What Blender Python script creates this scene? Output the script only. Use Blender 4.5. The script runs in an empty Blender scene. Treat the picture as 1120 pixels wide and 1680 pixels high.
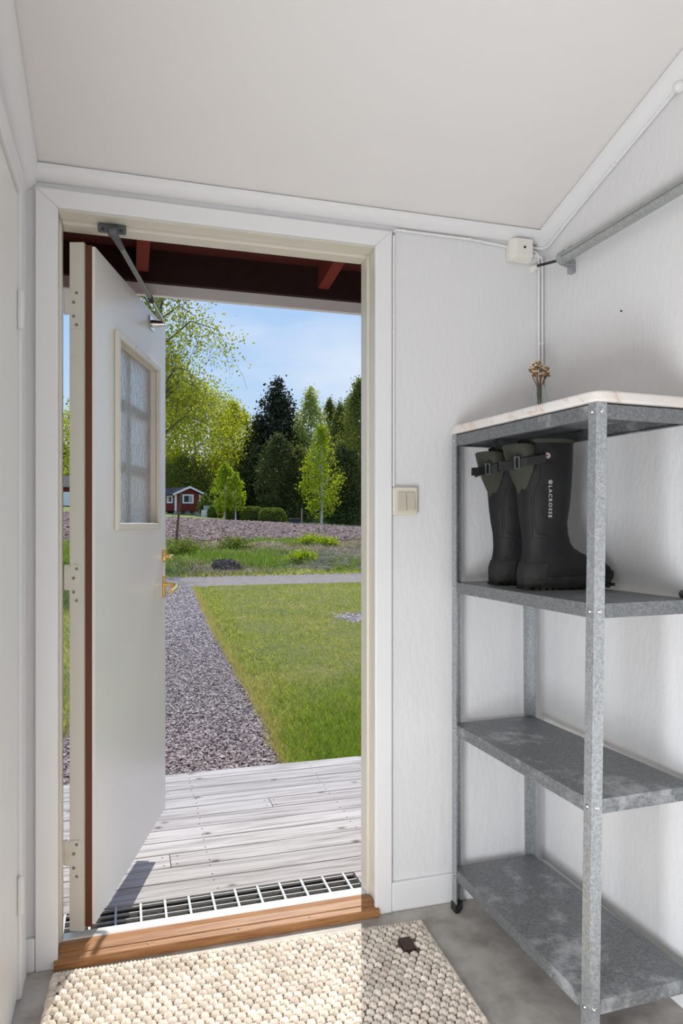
import bpy, math, random
import numpy as np
from mathutils import Vector, Matrix
random.seed(7); rng = np.random.default_rng(11)
S = bpy.context.scene
COL = S.collection
PI = math.pi

# ------------------------------------------------------------------ materials
def lin(*c):
    return tuple(((v/255)/12.92 if v/255 <= .04045 else ((v/255+.055)/1.055)**2.4) for v in c) + (1,)

def mat(name, col, rough=.6, metal=0., col2=None, scale=5., detail=4., lo=.35, hi=.65, stretch=(1,1,1), bump=0., bscale=60., bstretch=(1,1,1),
        island=0., transl=0., spec=.5, distort=0., trans=0., ior=1.45, voronoi=False, bdist=.002, coat=0., tcol=None):
    m = bpy.data.materials.new(name); m.use_nodes = True
    nt = m.node_tree; N = nt.nodes; L = nt.links
    b = N['Principled BSDF']; out = N['Material Output']
    b.inputs['Roughness'].default_value = rough; b.inputs['Metallic'].default_value = metal
    b.inputs['Specular IOR Level'].default_value = spec; b.inputs['IOR'].default_value = ior
    b.inputs['Transmission Weight'].default_value = trans; b.inputs['Coat Weight'].default_value = coat
    c = N.new('ShaderNodeRGB'); c.outputs[0].default_value = col; cur = c.outputs[0]
    tc = N.new('ShaderNodeTexCoord')
    def mapped(st):
        mp = N.new('ShaderNodeMapping'); mp.inputs['Scale'].default_value = st
        L.new(tc.outputs['Object'], mp.inputs[0]); return mp.outputs[0]
    vec = mapped(stretch)
    geo = N.new('ShaderNodeNewGeometry') if island else None
    if island:
        mu = N.new('ShaderNodeMath'); mu.operation = 'MULTIPLY'; mu.inputs[1].default_value = 37.
        L.new(geo.outputs['Random Per Island'], mu.inputs[0])
        ad = N.new('ShaderNodeVectorMath'); ad.operation = 'ADD'
        L.new(vec, ad.inputs[0]); L.new(mu.outputs[0], ad.inputs[1]); vec = ad.outputs[0]
    if col2:
        if voronoi:
            t = N.new('ShaderNodeTexVoronoi'); t.inputs['Scale'].default_value = scale
            sp = N.new('ShaderNodeSeparateColor'); L.new(t.outputs['Color'], sp.inputs[0]); fac = sp.outputs[0]
        else:
            t = N.new('ShaderNodeTexNoise'); t.inputs['Scale'].default_value = scale; t.inputs['Detail'].default_value = detail
            t.inputs['Distortion'].default_value = distort; t.inputs['Roughness'].default_value = .6; fac = t.outputs['Fac']
        L.new(vec, t.inputs['Vector'])
        mr = N.new('ShaderNodeMapRange'); mr.inputs[1].default_value = lo; mr.inputs[2].default_value = hi
        L.new(fac, mr.inputs[0])
        mx = N.new('ShaderNodeMix'); mx.data_type = 'RGBA'; mx.inputs[7].default_value = col2
        L.new(mr.outputs[0], mx.inputs[0]); L.new(cur, mx.inputs[6]); cur = mx.outputs[2]
    if island:
        m1 = N.new('ShaderNodeMapRange'); m1.inputs[3].default_value = 1-island; m1.inputs[4].default_value = 1+island
        L.new(geo.outputs['Random Per Island'], m1.inputs[0])
        hs = N.new('ShaderNodeHueSaturation'); L.new(m1.outputs[0], hs.inputs['Value']); L.new(cur, hs.inputs['Color']); cur = hs.outputs[0]
    L.new(cur, b.inputs['Base Color'])
    if bump:
        t = N.new('ShaderNodeTexNoise'); t.inputs['Scale'].default_value = bscale; t.inputs['Detail'].default_value = 5
        L.new(mapped(bstretch), t.inputs['Vector'])
        bp = N.new('ShaderNodeBump'); bp.inputs['Strength'].default_value = bump; bp.inputs['Distance'].default_value = bdist
        L.new(t.outputs['Fac'], bp.inputs['Height']); L.new(bp.outputs[0], b.inputs['Normal'])
    if transl:
        tr = N.new('ShaderNodeBsdfTranslucent'); ms = N.new('ShaderNodeMixShader'); ms.inputs[0].default_value = transl
        if tcol:
            mm = N.new('ShaderNodeMix'); mm.data_type = 'RGBA'; mm.blend_type = 'MULTIPLY'; mm.inputs[0].default_value = 1
            mm.inputs[7].default_value = tcol; L.new(cur, mm.inputs[6]); L.new(mm.outputs[2], tr.inputs[0])
        else: L.new(cur, tr.inputs[0])
        L.new(b.outputs[0], ms.inputs[1]); L.new(tr.outputs[0], ms.inputs[2]); L.new(ms.outputs[0], out.inputs[0])
    return m

def C(*v): return tuple(v) + (1,)
WALL = mat('embossed_white_wallpaper', C(.75,.75,.757), .75, bump=.55, bscale=48, bstretch=(1.3,1.3,.6), bdist=.004, spec=.3)
CEIL = mat('ceiling_paint', C(.80,.775,.755), .8, bump=.15, bscale=40)
TRIM = mat('white_gloss_paint', C(.80,.80,.805), .38, bump=.12, bscale=30, bstretch=(1,1,.2))
CREAM = mat('cream_frame_paint', C(.74,.70,.61), .35)
DOORW = mat('door_white_paint', C(.82,.81,.78), .28, bump=.1, bscale=14, bstretch=(1,1,.3))
EDGE = mat('door_edge_paint', C(.67,.65,.59), .4, col2=C(.6,.55,.45), scale=9, lo=.6, hi=.75)
BROWN = mat('brown_rebate', C(.135,.04,.018), .45)
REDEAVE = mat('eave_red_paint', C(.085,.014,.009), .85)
REDPAINT = mat('falu_red_paint', C(.22,.028,.016), .8, col2=C(.17,.022,.014), scale=12)
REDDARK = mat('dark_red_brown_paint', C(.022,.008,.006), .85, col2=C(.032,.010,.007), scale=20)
FLOOR = mat('concrete_floor', C(.50,.475,.44), .5, col2=C(.31,.275,.25), scale=11, detail=14, lo=.40, hi=.68, bump=.2, bscale=120)
OAK = mat('varnished_oak', C(.40,.20,.08), .5, col2=C(.25,.105,.04), scale=14, detail=8, stretch=(.6,14,14), lo=.4, hi=.62, spec=.3)
ALU = mat('aluminium', C(.80,.80,.80), .35, .4)
GALV = mat('galvanised_steel', C(.33,.35,.36), .42, .7, col2=C(.50,.52,.53), scale=210, voronoi=True, lo=0, hi=1)
RAIL = mat('matt_zinc_tube', C(.36,.375,.37), .5, .45, col2=C(.46,.475,.47), scale=160, voronoi=True, lo=0, hi=1)
GALVD = mat('dusty_galvanised_shelf', C(.165,.178,.185), .5, .5, col2=C(.27,.28,.285), scale=230, voronoi=True, lo=0, hi=1)
def dusty():
    m = GALVD; nt = m.node_tree; N, L = nt.nodes, nt.links; b = N['Principled BSDF']
    src = b.inputs['Base Color'].links[0].from_socket
    t = N.new('ShaderNodeTexNoise'); t.inputs['Scale'].default_value = 6; t.inputs['Detail'].default_value = 9; t.inputs['Roughness'].default_value = .72
    tc = N.new('ShaderNodeTexCoord'); L.new(tc.outputs['Object'], t.inputs['Vector'])
    mr = N.new('ShaderNodeMapRange'); mr.inputs[1].default_value = .55; mr.inputs[2].default_value = .72; L.new(t.outputs['Fac'], mr.inputs[0])
    mx = N.new('ShaderNodeMix'); mx.data_type = 'RGBA'; mx.inputs[7].default_value = C(.55,.56,.57)
    L.new(mr.outputs[0], mx.inputs[0]); L.new(src, mx.inputs[6]); L.new(mx.outputs[2], b.inputs['Base Color'])
    iv = N.new('ShaderNodeMapRange'); iv.inputs[3].default_value = .55; iv.inputs[4].default_value = .1; L.new(mr.outputs[0], iv.inputs[0]); L.new(iv.outputs[0], b.inputs['Metallic'])
dusty()
GALVG = mat('hot_dip_grate', C(.50,.51,.52), .5, .3)
CHROME = mat('chrome', C(.6,.6,.6), .18, 1)
BRASS = mat('polished_brass', C(.86,.60,.22), .16, 1)
BLACK = mat('black_plastic', C(.012,.012,.013), .4)
SCREWD = mat('screw_steel', C(.30,.30,.29), .4, .7)
GREYP = mat('grey_painted_metal', C(.10,.108,.115), .45)
TUBEM = mat('stay_tube', C(.30,.31,.30), .35, .6)
SWITCH = mat('ivory_plastic', C(.70,.655,.55), .35)
ROCK = mat('ivory_rocker', C(.55,.50,.41), .35)
JBOX = mat('cream_plastic', C(.80,.78,.72), .4)
CABLE = mat('white_cable', C(.80,.80,.80), .45)
RUBBER = mat('black_rubber', C(.007,.007,.008), .62, col2=C(.014,.0135,.013), scale=12, lo=.45, hi=.8, bump=.5, bscale=22, bdist=.006, spec=.4)
RUBSOLE = mat('muddy_rubber', C(.012,.012,.012), .7, col2=C(.045,.038,.032), scale=28, lo=.52, hi=.8, bump=.3, bscale=120)
OLIVE = mat('olive_nylon', C(.036,.037,.026), .75, bump=.2, bscale=400)
BADGE = mat('badge_print', C(.55,.45,.42), .6)
LOGO = mat('logo_print', C(.50,.50,.50), .6)
FIBRE = mat('jute_yarn', C(.87,.80,.715), .9, col2=C(.67,.565,.46), scale=60, stretch=(1,.25,.6), lo=.35, hi=.7, island=.16, bump=.5, bscale=500, bstretch=(1,.2,1), spec=.2)
MATBASE = mat('mat_backing', C(.13,.10,.075), .95)
LEATHER = mat('brown_leather', C(.045,.018,.012), .55, bump=.3, bscale=300)
DECK = mat('weathered_decking', C(.55,.53,.515), .8, col2=C(.25,.225,.21), scale=9, detail=10, stretch=(.3,7,7), lo=.44, hi=.70, island=.14, bump=.5, bscale=30, bstretch=(.3,8,8), spec=.25)
def knots():
    nt = DECK.node_tree; N, L = nt.nodes, nt.links; b = N['Principled BSDF']; src = b.inputs['Base Color'].links[0].from_socket
    tc = N.new('ShaderNodeTexCoord'); mp = N.new('ShaderNodeMapping'); mp.inputs['Scale'].default_value = (5.6,9.3,9.3)
    L.new(tc.outputs['Object'], mp.inputs[0])
    nz = N.new('ShaderNodeTexNoise'); nz.inputs['Scale'].default_value = 5; L.new(mp.outputs[0], nz.inputs[0])
    v = N.new('ShaderNodeTexVoronoi'); v.inputs['Scale'].default_value = 1.0; v.voronoi_dimensions = '2D'; L.new(mp.outputs[0], v.inputs['Vector'])
    ad = N.new('ShaderNodeMath'); ad.operation = 'MULTIPLY_ADD'; ad.inputs[1].default_value = .16
    sc_ = N.new('ShaderNodeSeparateColor'); L.new(v.outputs['Color'], sc_.inputs[0])
    gt_ = N.new('ShaderNodeMath'); gt_.operation = 'LESS_THAN'; gt_.inputs[1].default_value = .66; L.new(sc_.outputs[0], gt_.inputs[0])
    a2_ = N.new('ShaderNodeMath'); a2_.operation = 'ADD'; L.new(gt_.outputs[0], a2_.inputs[0]); L.new(v.outputs['Distance'], a2_.inputs[1])
    L.new(nz.outputs['Fac'], ad.inputs[0]); L.new(a2_.outputs[0], ad.inputs[2])
    cr = N.new('ShaderNodeValToRGB'); e = cr.color_ramp.elements; e[0].position = .10; e[0].color = (.28,.26,.25,1); e[1].position = .25; e[1].color = (1,1,1,1)
    k = e.new(.155); k.color = (.62,.6,.58,1); k = e.new(.18); k.color = (.85,.84,.83,1)
    L.new(ad.outputs[0], cr.inputs[0])
    mx = N.new('ShaderNodeMix'); mx.data_type = 'RGBA'; mx.blend_type = 'MULTIPLY'; mx.inputs[0].default_value = .95
    L.new(src, mx.inputs[6]); L.new(cr.outputs[0], mx.inputs[7]); L.new(mx.outputs[2], b.inputs['Base Color'])
knots()
NAIL = mat('rusty_nail_head', C(.07,.06,.055), .6, .4)
PIT = mat('dark_gravel_pit', C(.05,.046,.032), .95, col2=C(.022,.02,.014), scale=60)
STONE = mat('grey_mauve_stones', C(.37,.305,.28), .85, island=.65, col2=C(.52,.44,.41), scale=20, spec=.3)
STONEBED = mat('gravel_bed', C(.30,.25,.235), .95, col2=C(.15,.125,.12), scale=75, detail=4, lo=.38, hi=.62, bump=1, bscale=60, bdist=.02)
ROAD = mat('gravel_road', C(.27,.235,.22), .95, col2=C(.19,.165,.155), scale=9, detail=10, lo=.4, hi=.65)
SOIL = mat('ploughed_soil', C(.33,.235,.19), .95, col2=C(.17,.135,.125), scale=1.5, detail=10, lo=.4, hi=.62)
CLOD = mat('soil_clod', C(.35,.25,.205), .95, island=.35)
TURF = mat('turf', C(.10,.12,.022), .95, col2=C(.20,.17,.05), scale=.9, detail=8, lo=.42, hi=.62)
LUSH = mat('lush_grass_blade', C(.20,.34,.022), .6, island=.55, transl=.42, col2=C(.40,.46,.08), scale=3.5, detail=6, lo=.42, hi=.66, spec=.25)
BLADE = mat('grass_blade', C(.26,.39,.04), .6, island=.5, transl=.42, col2=C(.68,.60,.16), scale=1.6, detail=9, lo=.40, hi=.60, spec=.25)
MEADOW = mat('meadow_grass', C(.15,.22,.04), .95, col2=C(.22,.25,.06), scale=.5, lo=.4, hi=.6)
VERGE = mat('rough_verge_ground', C(.15,.15,.055), .95, col2=C(.29,.24,.15), scale=.7, detail=9, lo=.42, hi=.6)
WEED = mat('weed_blade', C(.17,.29,.03), .6, island=.4, transl=.45, col2=C(.27,.36,.05), scale=.8, lo=.4, hi=.6)
STRAW = mat('dry_straw', C(.58,.49,.34), .9, island=.4, col2=C(.38,.31,.21), scale=3)
TWIG = mat('grey_twigs', C(.27,.225,.19), .9, island=.35)
ROOT = mat('dark_rootball', C(.06,.042,.035), .95, col2=C(.15,.115,.095), scale=14, detail=6)
BARK = mat('grey_bark', C(.20,.17,.14), .9, col2=C(.10,.085,.07), scale=6)
BIRCH = mat('birch_bark', C(.62,.60,.56), .8, col2=C(.10,.09,.08), scale=4, stretch=(1,1,3), lo=.58, hi=.66)
STAKEM = mat('weathered_stake', C(.14,.09,.05), .9)
def leafm(n, col, tr=.5): return mat(n, C(*col), .55, island=.35, transl=tr, spec=.3, tcol=C(1.25,1.2,.7))
LF = dict(birch=leafm('birch_leaf', (.31,.36,.04), .6), yellow=leafm('maple_leaf', (.38,.41,.03), .6), spruce=leafm('spruce_needle', (.035,.045,.022), .15),
          dark=leafm('dark_leaf', (.085,.105,.032), .3), mid=leafm('mid_leaf', (.17,.20,.045), .45), pale=leafm('pale_leaf', (.36,.41,.12), .55),
          bright=leafm('bright_leaf', (.31,.40,.028), .55), olive=leafm('olive_leaf', (.19,.225,.05), .45), hedge=leafm('hedge_leaf', (.17,.22,.035), .35))
WHITEP = mat('white_outdoor_paint', C(.86,.86,.85), .6)
ROOFM = mat('black_roof_felt', C(.05,.05,.05), .8)
GLASSD = mat('dark_window_glass', C(.05,.055,.06), .08)
CURTAIN = mat('pale_curtain', C(.42,.42,.40), .9)
CONC = mat('concrete_block', C(.42,.41,.40), .9)
YELLOWP = mat('yellow_paint', C(.60,.42,.05), .6)
MARBLE = mat('marble_laminate', C(.80,.775,.755), .25, col2=C(.74,.68,.63), scale=5, detail=6)
def marble():
    nt = MARBLE.node_tree; N, L = nt.nodes, nt.links; b = N['Principled BSDF']; src = b.inputs['Base Color'].links[0].from_socket
    tc = N.new('ShaderNodeTexCoord'); t = N.new('ShaderNodeTexNoise'); t.inputs['Scale'].default_value = 6; t.inputs['Detail'].default_value = 8; t.inputs['Distortion'].default_value = .7
    L.new(tc.outputs['Object'], t.inputs[0])
    cr = N.new('ShaderNodeValToRGB'); e = cr.color_ramp.elements
    e[0].position = .0; e[0].color = (0,0,0,1); e[1].position = 1; e[1].color = (0,0,0,1)
    for p, v in ((.46,0),(.475,.12),(.485,.5),(.495,.1),(.57,0),(.64,.28),(.70,.45)): k = e.new(p); k.color = (v,v,v,1)
    L.new(t.outputs['Fac'], cr.inputs[0])
    mx = N.new('ShaderNodeMix'); mx.data_type = 'RGBA'; mx.inputs[7].default_value = C(.50,.30,.19)
    L.new(cr.outputs[0], mx.inputs[0]); L.new(src, mx.inputs[6]); L.new(mx.outputs[2], b.inputs['Base Color'])
marble()
VGLASS = mat('greenish_glass', C(.86,.95,.93), .02, trans=1, ior=1.45)
HAMMER = mat('hammered_glass', C(.97,.98,.98), .06, trans=1, ior=1.45, bump=1, bscale=95, bstretch=(1,1,.45), bdist=.010)
STEMM = mat('dried_stem', C(.17,.085,.035), .8)
PETAL = mat('dried_petal', C(.84,.76,.60), .8, island=.15)
HUSK = mat('dried_husk', C(.26,.13,.05), .85)

# ------------------------------------------------------------------ mesh helpers
class MB:
    def __init__(s, T=None): s.v = []; s.f = []; s.T = T
    def add(s, vs, fs):
        o = len(s.v); s.v += [tuple(s.T(v)) if s.T else tuple(v) for v in vs]; s.f += [tuple(i+o for i in f) for f in fs]; return s
    def box(s, x0, x1, y0, y1, z0, z1):
        return s.add([(x0,y0,z0),(x1,y0,z0),(x1,y1,z0),(x0,y1,z0),(x0,y0,z1),(x1,y0,z1),(x1,y1,z1),(x0,y1,z1)],
                     [(0,3,2,1),(4,5,6,7),(0,1,5,4),(1,2,6,5),(2,3,7,6),(3,0,4,7)])
    def loft(s, rings, closed=True, cap=True):
        n = len(rings[0]); vs = [p for r in rings for p in r]; fs = []
        for i in range(len(rings)-1):
            for j in range(n if closed else n-1):
                a, b = i*n+j, i*n+(j+1) % n; fs.append((a, b, b+n, a+n))
        if cap: fs.append(tuple(range(n-1,-1,-1))); fs.append(tuple(range((len(rings)-1)*n, len(rings)*n)))
        return s.add(vs, fs)
    def tube(s, path, r, n=10, cap=True):
        P = [Vector(p) for p in path]; rs = r if isinstance(r, (list, tuple)) else [r]*len(P); rings = []; ref = None
        for i, p in enumerate(P):
            d = (P[min(i+1,len(P)-1)] - P[max(i-1,0)]).normalized()
            if ref is None: ref = Vector((0,0,1)) if abs(d.z) < .9 else Vector((1,0,0))
            a = d.cross(ref).normalized(); b = d.cross(a).normalized(); ref = b.cross(d) if b.cross(d).length > .1 else ref
            ref = -a.cross(d) if False else ref
            rings.append([p + a*math.cos(2*PI*k/n)*rs[i] + b*math.sin(2*PI*k/n)*rs[i] for k in range(n)])
            ref = b
            ref = Vector((0,0,1)) if abs(d.z) < .9 else Vector((1,0,0))
        return s.loft(rings, True, cap)
    def lathe(s, prof, c, axis=(0,0,1), n=24):
        ax = Vector(axis).normalized(); q = Vector((0,0,1)).rotation_difference(ax); c = Vector(c)
        rings = [[c + q @ Vector((r*math.cos(2*PI*k/n), r*math.sin(2*PI*k/n), h)) for k in range(n)] for r, h in prof]
        return s.loft(rings, True, True)
    def prism(s, poly, fn, h0, h1):
        return s.loft([[fn(u, v, h0) for u, v in poly], [fn(u, v, h1) for u, v in poly]])
    def obj(s, name, m, parent=None, smooth=0, bev=0, seg=2):
        me = bpy.data.meshes.new(name); off = wloc(parent)
        me.from_pydata([(v[0]-off[0], v[1]-off[1], v[2]-off[2]) for v in s.v], [], s.f); me.update()
        return link(name, me, m, parent, smooth, bev, seg)
def wloc(p):
    o = Vector((0,0,0))
    while p: o += p.location; p = p.parent
    return o
def link(name, me, m, parent, smooth=0, bev=0, seg=2):
    import bmesh
    bm = bmesh.new(); bm.from_mesh(me); bmesh.ops.recalc_face_normals(bm, faces=bm.faces) if len(bm.faces) < 20000 else None; bm.to_mesh(me); bm.free()
    if smooth:
        me.polygons.foreach_set('use_smooth', [True]*len(me.polygons)); me.set_sharp_from_angle(angle=math.radians(smooth))
    me.materials.append(m)
    o = bpy.data.objects.new(name, me); COL.objects.link(o)
    if parent: o.parent = parent
    if bev:
        b = o.modifiers.new('bevel', 'BEVEL'); b.width = bev; b.segments = seg; b.limit_method = 'ANGLE'; b.angle_limit = math.radians(40)
    return o
def np_obj(name, V, F, m, parent=None, smooth=False):
    V = np.asarray(V, dtype=np.float32) - np.array(wloc(parent), dtype=np.float32); F = np.asarray(F, dtype=np.int32)
    me = bpy.data.meshes.new(name); k = F.shape[1]
    me.vertices.add(len(V)); me.vertices.foreach_set('co', V.ravel())
    me.loops.add(F.size); me.loops.foreach_set('vertex_index', F.ravel())
    me.polygons.add(len(F)); me.polygons.foreach_set('loop_start', np.arange(0, F.size, k, dtype=np.int32))
    me.polygons.foreach_set('use_smooth', np.full(len(F), smooth))
    me.update(calc_edges=True); me.validate()
    me.materials.append(m); o = bpy.data.objects.new(name, me); COL.objects.link(o)
    if parent: o.parent = parent
    return o
def tag(o, label, cat, group=None, kind=None):
    o['label'] = label; o['category'] = cat
    if group: o['group'] = group
    if kind: o['kind'] = kind
    return o
def thing(name, label, cat, loc, group=None, kind=None):
    o = bpy.data.objects.new(name, None); o.empty_display_size = .1; COL.objects.link(o); o.location = loc
    return tag(o, label, cat, group, kind)
def struct(o, label, cat): return tag(o, label, cat, kind='structure')
def arc(c, r, a0, a1, n): return [(c[0]+r*math.cos(a0+(a1-a0)*i/n), c[1]+r*math.sin(a0+(a1-a0)*i/n)) for i in range(n+1)]
def rrect(x0, x1, y0, y1, r, n=5):
    return (arc((x1-r,y1-r),r,0,PI/2,n)+arc((x0+r,y1-r),r,PI/2,PI,n)+arc((x0+r,y0+r),r,PI,1.5*PI,n)+arc((x1-r,y0+r),r,1.5*PI,2*PI,n))

# ------------------------------------------------------------------ room shell
D = 1.97; XL, XR, YB = -.25, 1.26, -1.7
def zc(y): return 2.043 + .31*(1.93-y)          # sloping ceiling
XP = lambda u, v, h: (h, u, v)                   # (y,z) polygon along x
YP = lambda u, v, h: (u, h, v)                   # (x,z) polygon along y
ZP = lambda u, v, h: (u, v, h)
struct(MB().box(XL-.1, XR+.1, YB-.1, 2.03, -.12, 0).obj('floor', FLOOR), 'bare grey concrete floor around the jute mat', 'floor')
w = MB(); w.box(XL-.1,-.20,D,2.10,-.12,2.2); w.box(.733,XR+.1,D,2.10,-.12,2.2); w.box(-.20,.733,D,2.10,1.975,2.2)
struct(w.obj('wall_front', WALL), 'white papered wall around the open doorway', 'wall')
side = [(YB-.1,-.12),(2.10,-.12),(2.10,zc(2.10)+.03),(YB-.1,zc(YB-.1)+.03)]
struct(MB().prism(side, XP, XR, XR+.1).obj('wall_right', WALL), 'white embossed wall behind the steel shelving', 'wall')
wl = MB()
def sidep(y0, y1, z0=-.12, z1=None): return [(y0,z0),(y1,z0),(y1,z1 if z1 else zc(y1)+.03),(y0,z1 if z1 else zc(y0)+.03)]
WY0, WY1, WZ0, WZ1 = .02, .82, .06, .86  # opening for an invented window, placed to light the shelving wall
wl.prism(sidep(YB-.1,WY0), XP, XL-.1, XL); wl.prism(sidep(WY1,2.10), XP, XL-.1, XL); wl.prism(sidep(WY0,WY1,-.12,WZ0), XP, XL-.1, XL); wl.prism(sidep(WY0,WY1,WZ1), XP, XL-.1, XL)
struct(wl.obj('wall_left', WALL), 'narrow white wall carrying the closed inner door', 'wall')
struct(MB().box(XL-.1, XR+.1, YB-.1, YB, -.12, zc(YB)+.05).obj('wall_back', WALL), 'white wall at the inner end of the room', 'wall')
wf = MB(); wf.box(XL-.08,XL-.02,WY0,WY0+.05,WZ0,WZ1); wf.box(XL-.08,XL-.02,WY1-.05,WY1,WZ0,WZ1); wf.box(XL-.08,XL-.02,WY0+.05,WY1-.05,WZ0,WZ0+.05); wf.box(XL-.08,XL-.02,WY0+.05,WY1-.05,WZ1-.05,WZ1)
struct(wf.obj('added_window_1', TRIM), 'added unseen white window frame around the fill light, in the wall of the inner door', 'window')  # added frame out of view, housing the fill light
cp = [(YB-.1,zc(YB-.1)),(2.10,zc(2.10)),(2.10,zc(2.10)+.05),(YB-.1,zc(YB-.1)+.05)]
struct(MB().prism(cp, XP, XL-.1, XR+.1).obj('ceiling', CEIL), 'smooth off-white ceiling sloping down to the doorway', 'ceiling')
# hollow cove mouldings with a hairline gap at the ceiling
g = .003
g = .006
far = [(D,2.008),(D-.006,2.006)] + [(D-.006-.036*math.sin(t*PI/12)**1.15, 2.006+(zc(1.926)-g-2.006)*(1-math.cos(t*PI/12))**.9) for t in range(1,7)] + [(D, zc(1.926)-g)]
struct(MB().prism(far, XP, XL+.001, XR-.001).obj('trim_1', TRIM, smooth=40), 'white cove moulding above the outer doorway', 'moulding')
g = .003
def sidecove(xw, sg, w_, h_):
    rings = []
    for y in (D-.003, YB):
        z = zc(y)-g
        rings.append([(xw, y, z-h_), (xw+sg*.005, y, z-h_)] + [(xw+sg*(.005+(w_-.005)*math.sin(t*PI/12)**1.15), y, z-h_*(1-(1-math.cos(t*PI/12))**.9)) for t in range(1,7)] + [(xw, y, z)])
    return MB().loft(rings)
struct(sidecove(XR,-1,.038,.036).obj('trim_2', TRIM, smooth=40), 'white cove moulding above the shelving wall', 'moulding')
struct(sidecove(XL,1,.042,.05).obj('trim_3', TRIM, smooth=40), 'white cove moulding above the inner door', 'moulding')
# outer door casing (architrave)
def mitre(pts_in, pts_out, y0, y1):
    mb = MB()
    for i in range(len(pts_in)-1):
        poly = [pts_out[i], pts_out[i+1], pts_in[i+1], pts_in[i]]
        mb.prism(poly, YP, y0, y1)
    return mb
casing = mitre([(-.163,0),(-.163,1.943),(.695,1.943),(.695,0)], [(-.217,0),(-.217,1.99),(.747,1.99),(.747,0)], D-.014, D-.0005)
struct(casing.obj('trim_4', TRIM, bev=.003), 'flat white casing boards framing the outer doorway', 'casing')
fr = MB()
fr.box(-.199,-.165,D+.001,2.03,0,1.974); fr.box(-.199,-.160,2.0305,2.09,0,1.974)
fr.box(.702,.732,D+.001,2.03,0,1.974); fr.box(.695,.732,2.0305,2.09,0,1.974)
fr.box(-.165,.702,D+.001,2.03,1.942,1.974); fr.box(-.160,.695,2.0305,2.09,1.932,1.974)
struct(fr.obj('trim_5', CREAM, bev=.004), 'cream painted jambs and head of the outer doorway', 'door frame')
bb = MB().box(.7475,XR-.001,D-.013,D,0,.085)
struct(bb.obj('baseboard_front', TRIM, bev=.004), 'white baseboard right of the outer doorway', 'baseboard')
bb = MB().box(XL,-.2175,D-.013,D,0,.085)
struct(bb.obj('baseboard_corner', TRIM, bev=.004), 'short white baseboard stub left of the outer doorway', 'baseboard')
struct(MB().box(XR-.012,XR,YB,D-.0135,0,.088).obj('baseboard_right', TRIM, bev=.004), 'white baseboard below the shelving wall', 'baseboard')
# closed inner door on the left wall
lc = MB(); lc.box(XL,XL+.014,1.855,1.945,0,1.99); lc.box(XL,XL+.014,.9,1.8545,1.925,1.99)
struct(lc.obj('trim_6', TRIM, bev=.003), 'white casing round the closed inner door', 'casing')
d2 = thing('door_2', 'closed white inner door at the frame edge', 'door', (XL+.004,1.40,0), kind='structure')
MB().box(XL+.0005,XL+.006,.92,1.848,.012,1.918).obj('door_leaf', DOORW, d2, bev=.002)
for z in (1.60,.205):
    hb = MB(); hb.lathe([(.0055,0),(.008,.004),(.008,.042),(.0085,.043),(.0085,.047),(.008,.048),(.008,.086),(.004,.092)], (XL+.013,1.8515,z), n=14)
    hb.obj('hinge', TRIM, d2, smooth=40)

# threshold: oak sill with rounded nosing and aluminium strip
th = MB(); prof = [(1.972,.004),(1.972,.026),(2.0,.031),(2.038,.024),(2.038,.0)]
th.prism(prof, XP, -.163, .70)
ts = thing('trim_7', 'varnished oak threshold in the outer doorway', 'threshold', (.27,1.99,0), kind='structure')
th.obj('sill', OAK, ts, bev=.002)
no = MB(); no.prism([(1.944,.001)]+[(1.953-.009*math.cos(a), .014+.009*math.sin(a)) for a in [i*PI/10 for i in range(0,6)]]+[(1.9715,.024),(1.9715,.001)], XP, -.172, .703)
no.obj('nosing', OAK, ts, smooth=50)
al = MB(); al.prism([(2.0385,-.05),(2.0385,.022),(2.045,.025),(2.082,.021),(2.085,.012),(2.085,-.05)], XP, -.159, .694)
al.obj('aluminium_strip', ALU, ts)
for x in (.06,.30,.50): MB().lathe([(.003,0),(.003,.0012),(.001,.002)], (x,1.962,.0235), n=10).obj('screw', SCREWD, ts)

# ------------------------------------------------------------------ open outer door
TH = math.radians(16.45); PX, PY = -.078, 2.05
ud = Vector((math.sin(TH), math.cos(TH), 0)); un = Vector((math.cos(TH), -math.sin(TH), 0))    # along the leaf / out of its inner face
def LT(v): return Vector((PX,PY,0)) + ud*v[0] + un*v[1] + Vector((0,0,v[2]))               # (s along leaf, n off face, z)
d1 = thing('door_1', 'open white outer door with a hammered glass window', 'door', (PX,PY,0), kind='structure')
def slab(mb, n0, n1, s0, s1, z0, z1, win):
    a, b, c, d = win
    mb.box(s0,a,n0,n1,z0,z1); mb.box(b,s1,n0,n1,z0,z1); mb.box(a,b,n0,n1,z0,c); mb.box(a,b,n0,n1,d,z1)
WIN = (.190,.655,1.135,1.690)
m_ = MB(LT); slab(m_, -.008, 0, .004, .803, .048, 1.888, WIN); m_.obj('inner_panel', DOORW, d1)
m_ = MB(LT); slab(m_, -.027, -.0085, .006, .797, .040, 1.893, WIN); m_.obj('core', BROWN, d1)
m_ = MB(LT); slab(m_, -.066, -.0275, -.004, .800, .034, 1.897, WIN); m_.obj('edge_board', EDGE, d1)
m_ = MB(LT); slab(m_, -.072, -.0665, .012, .800, .034, 1.897, WIN); m_.obj('outer_panel', BROWN, d1)
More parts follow.
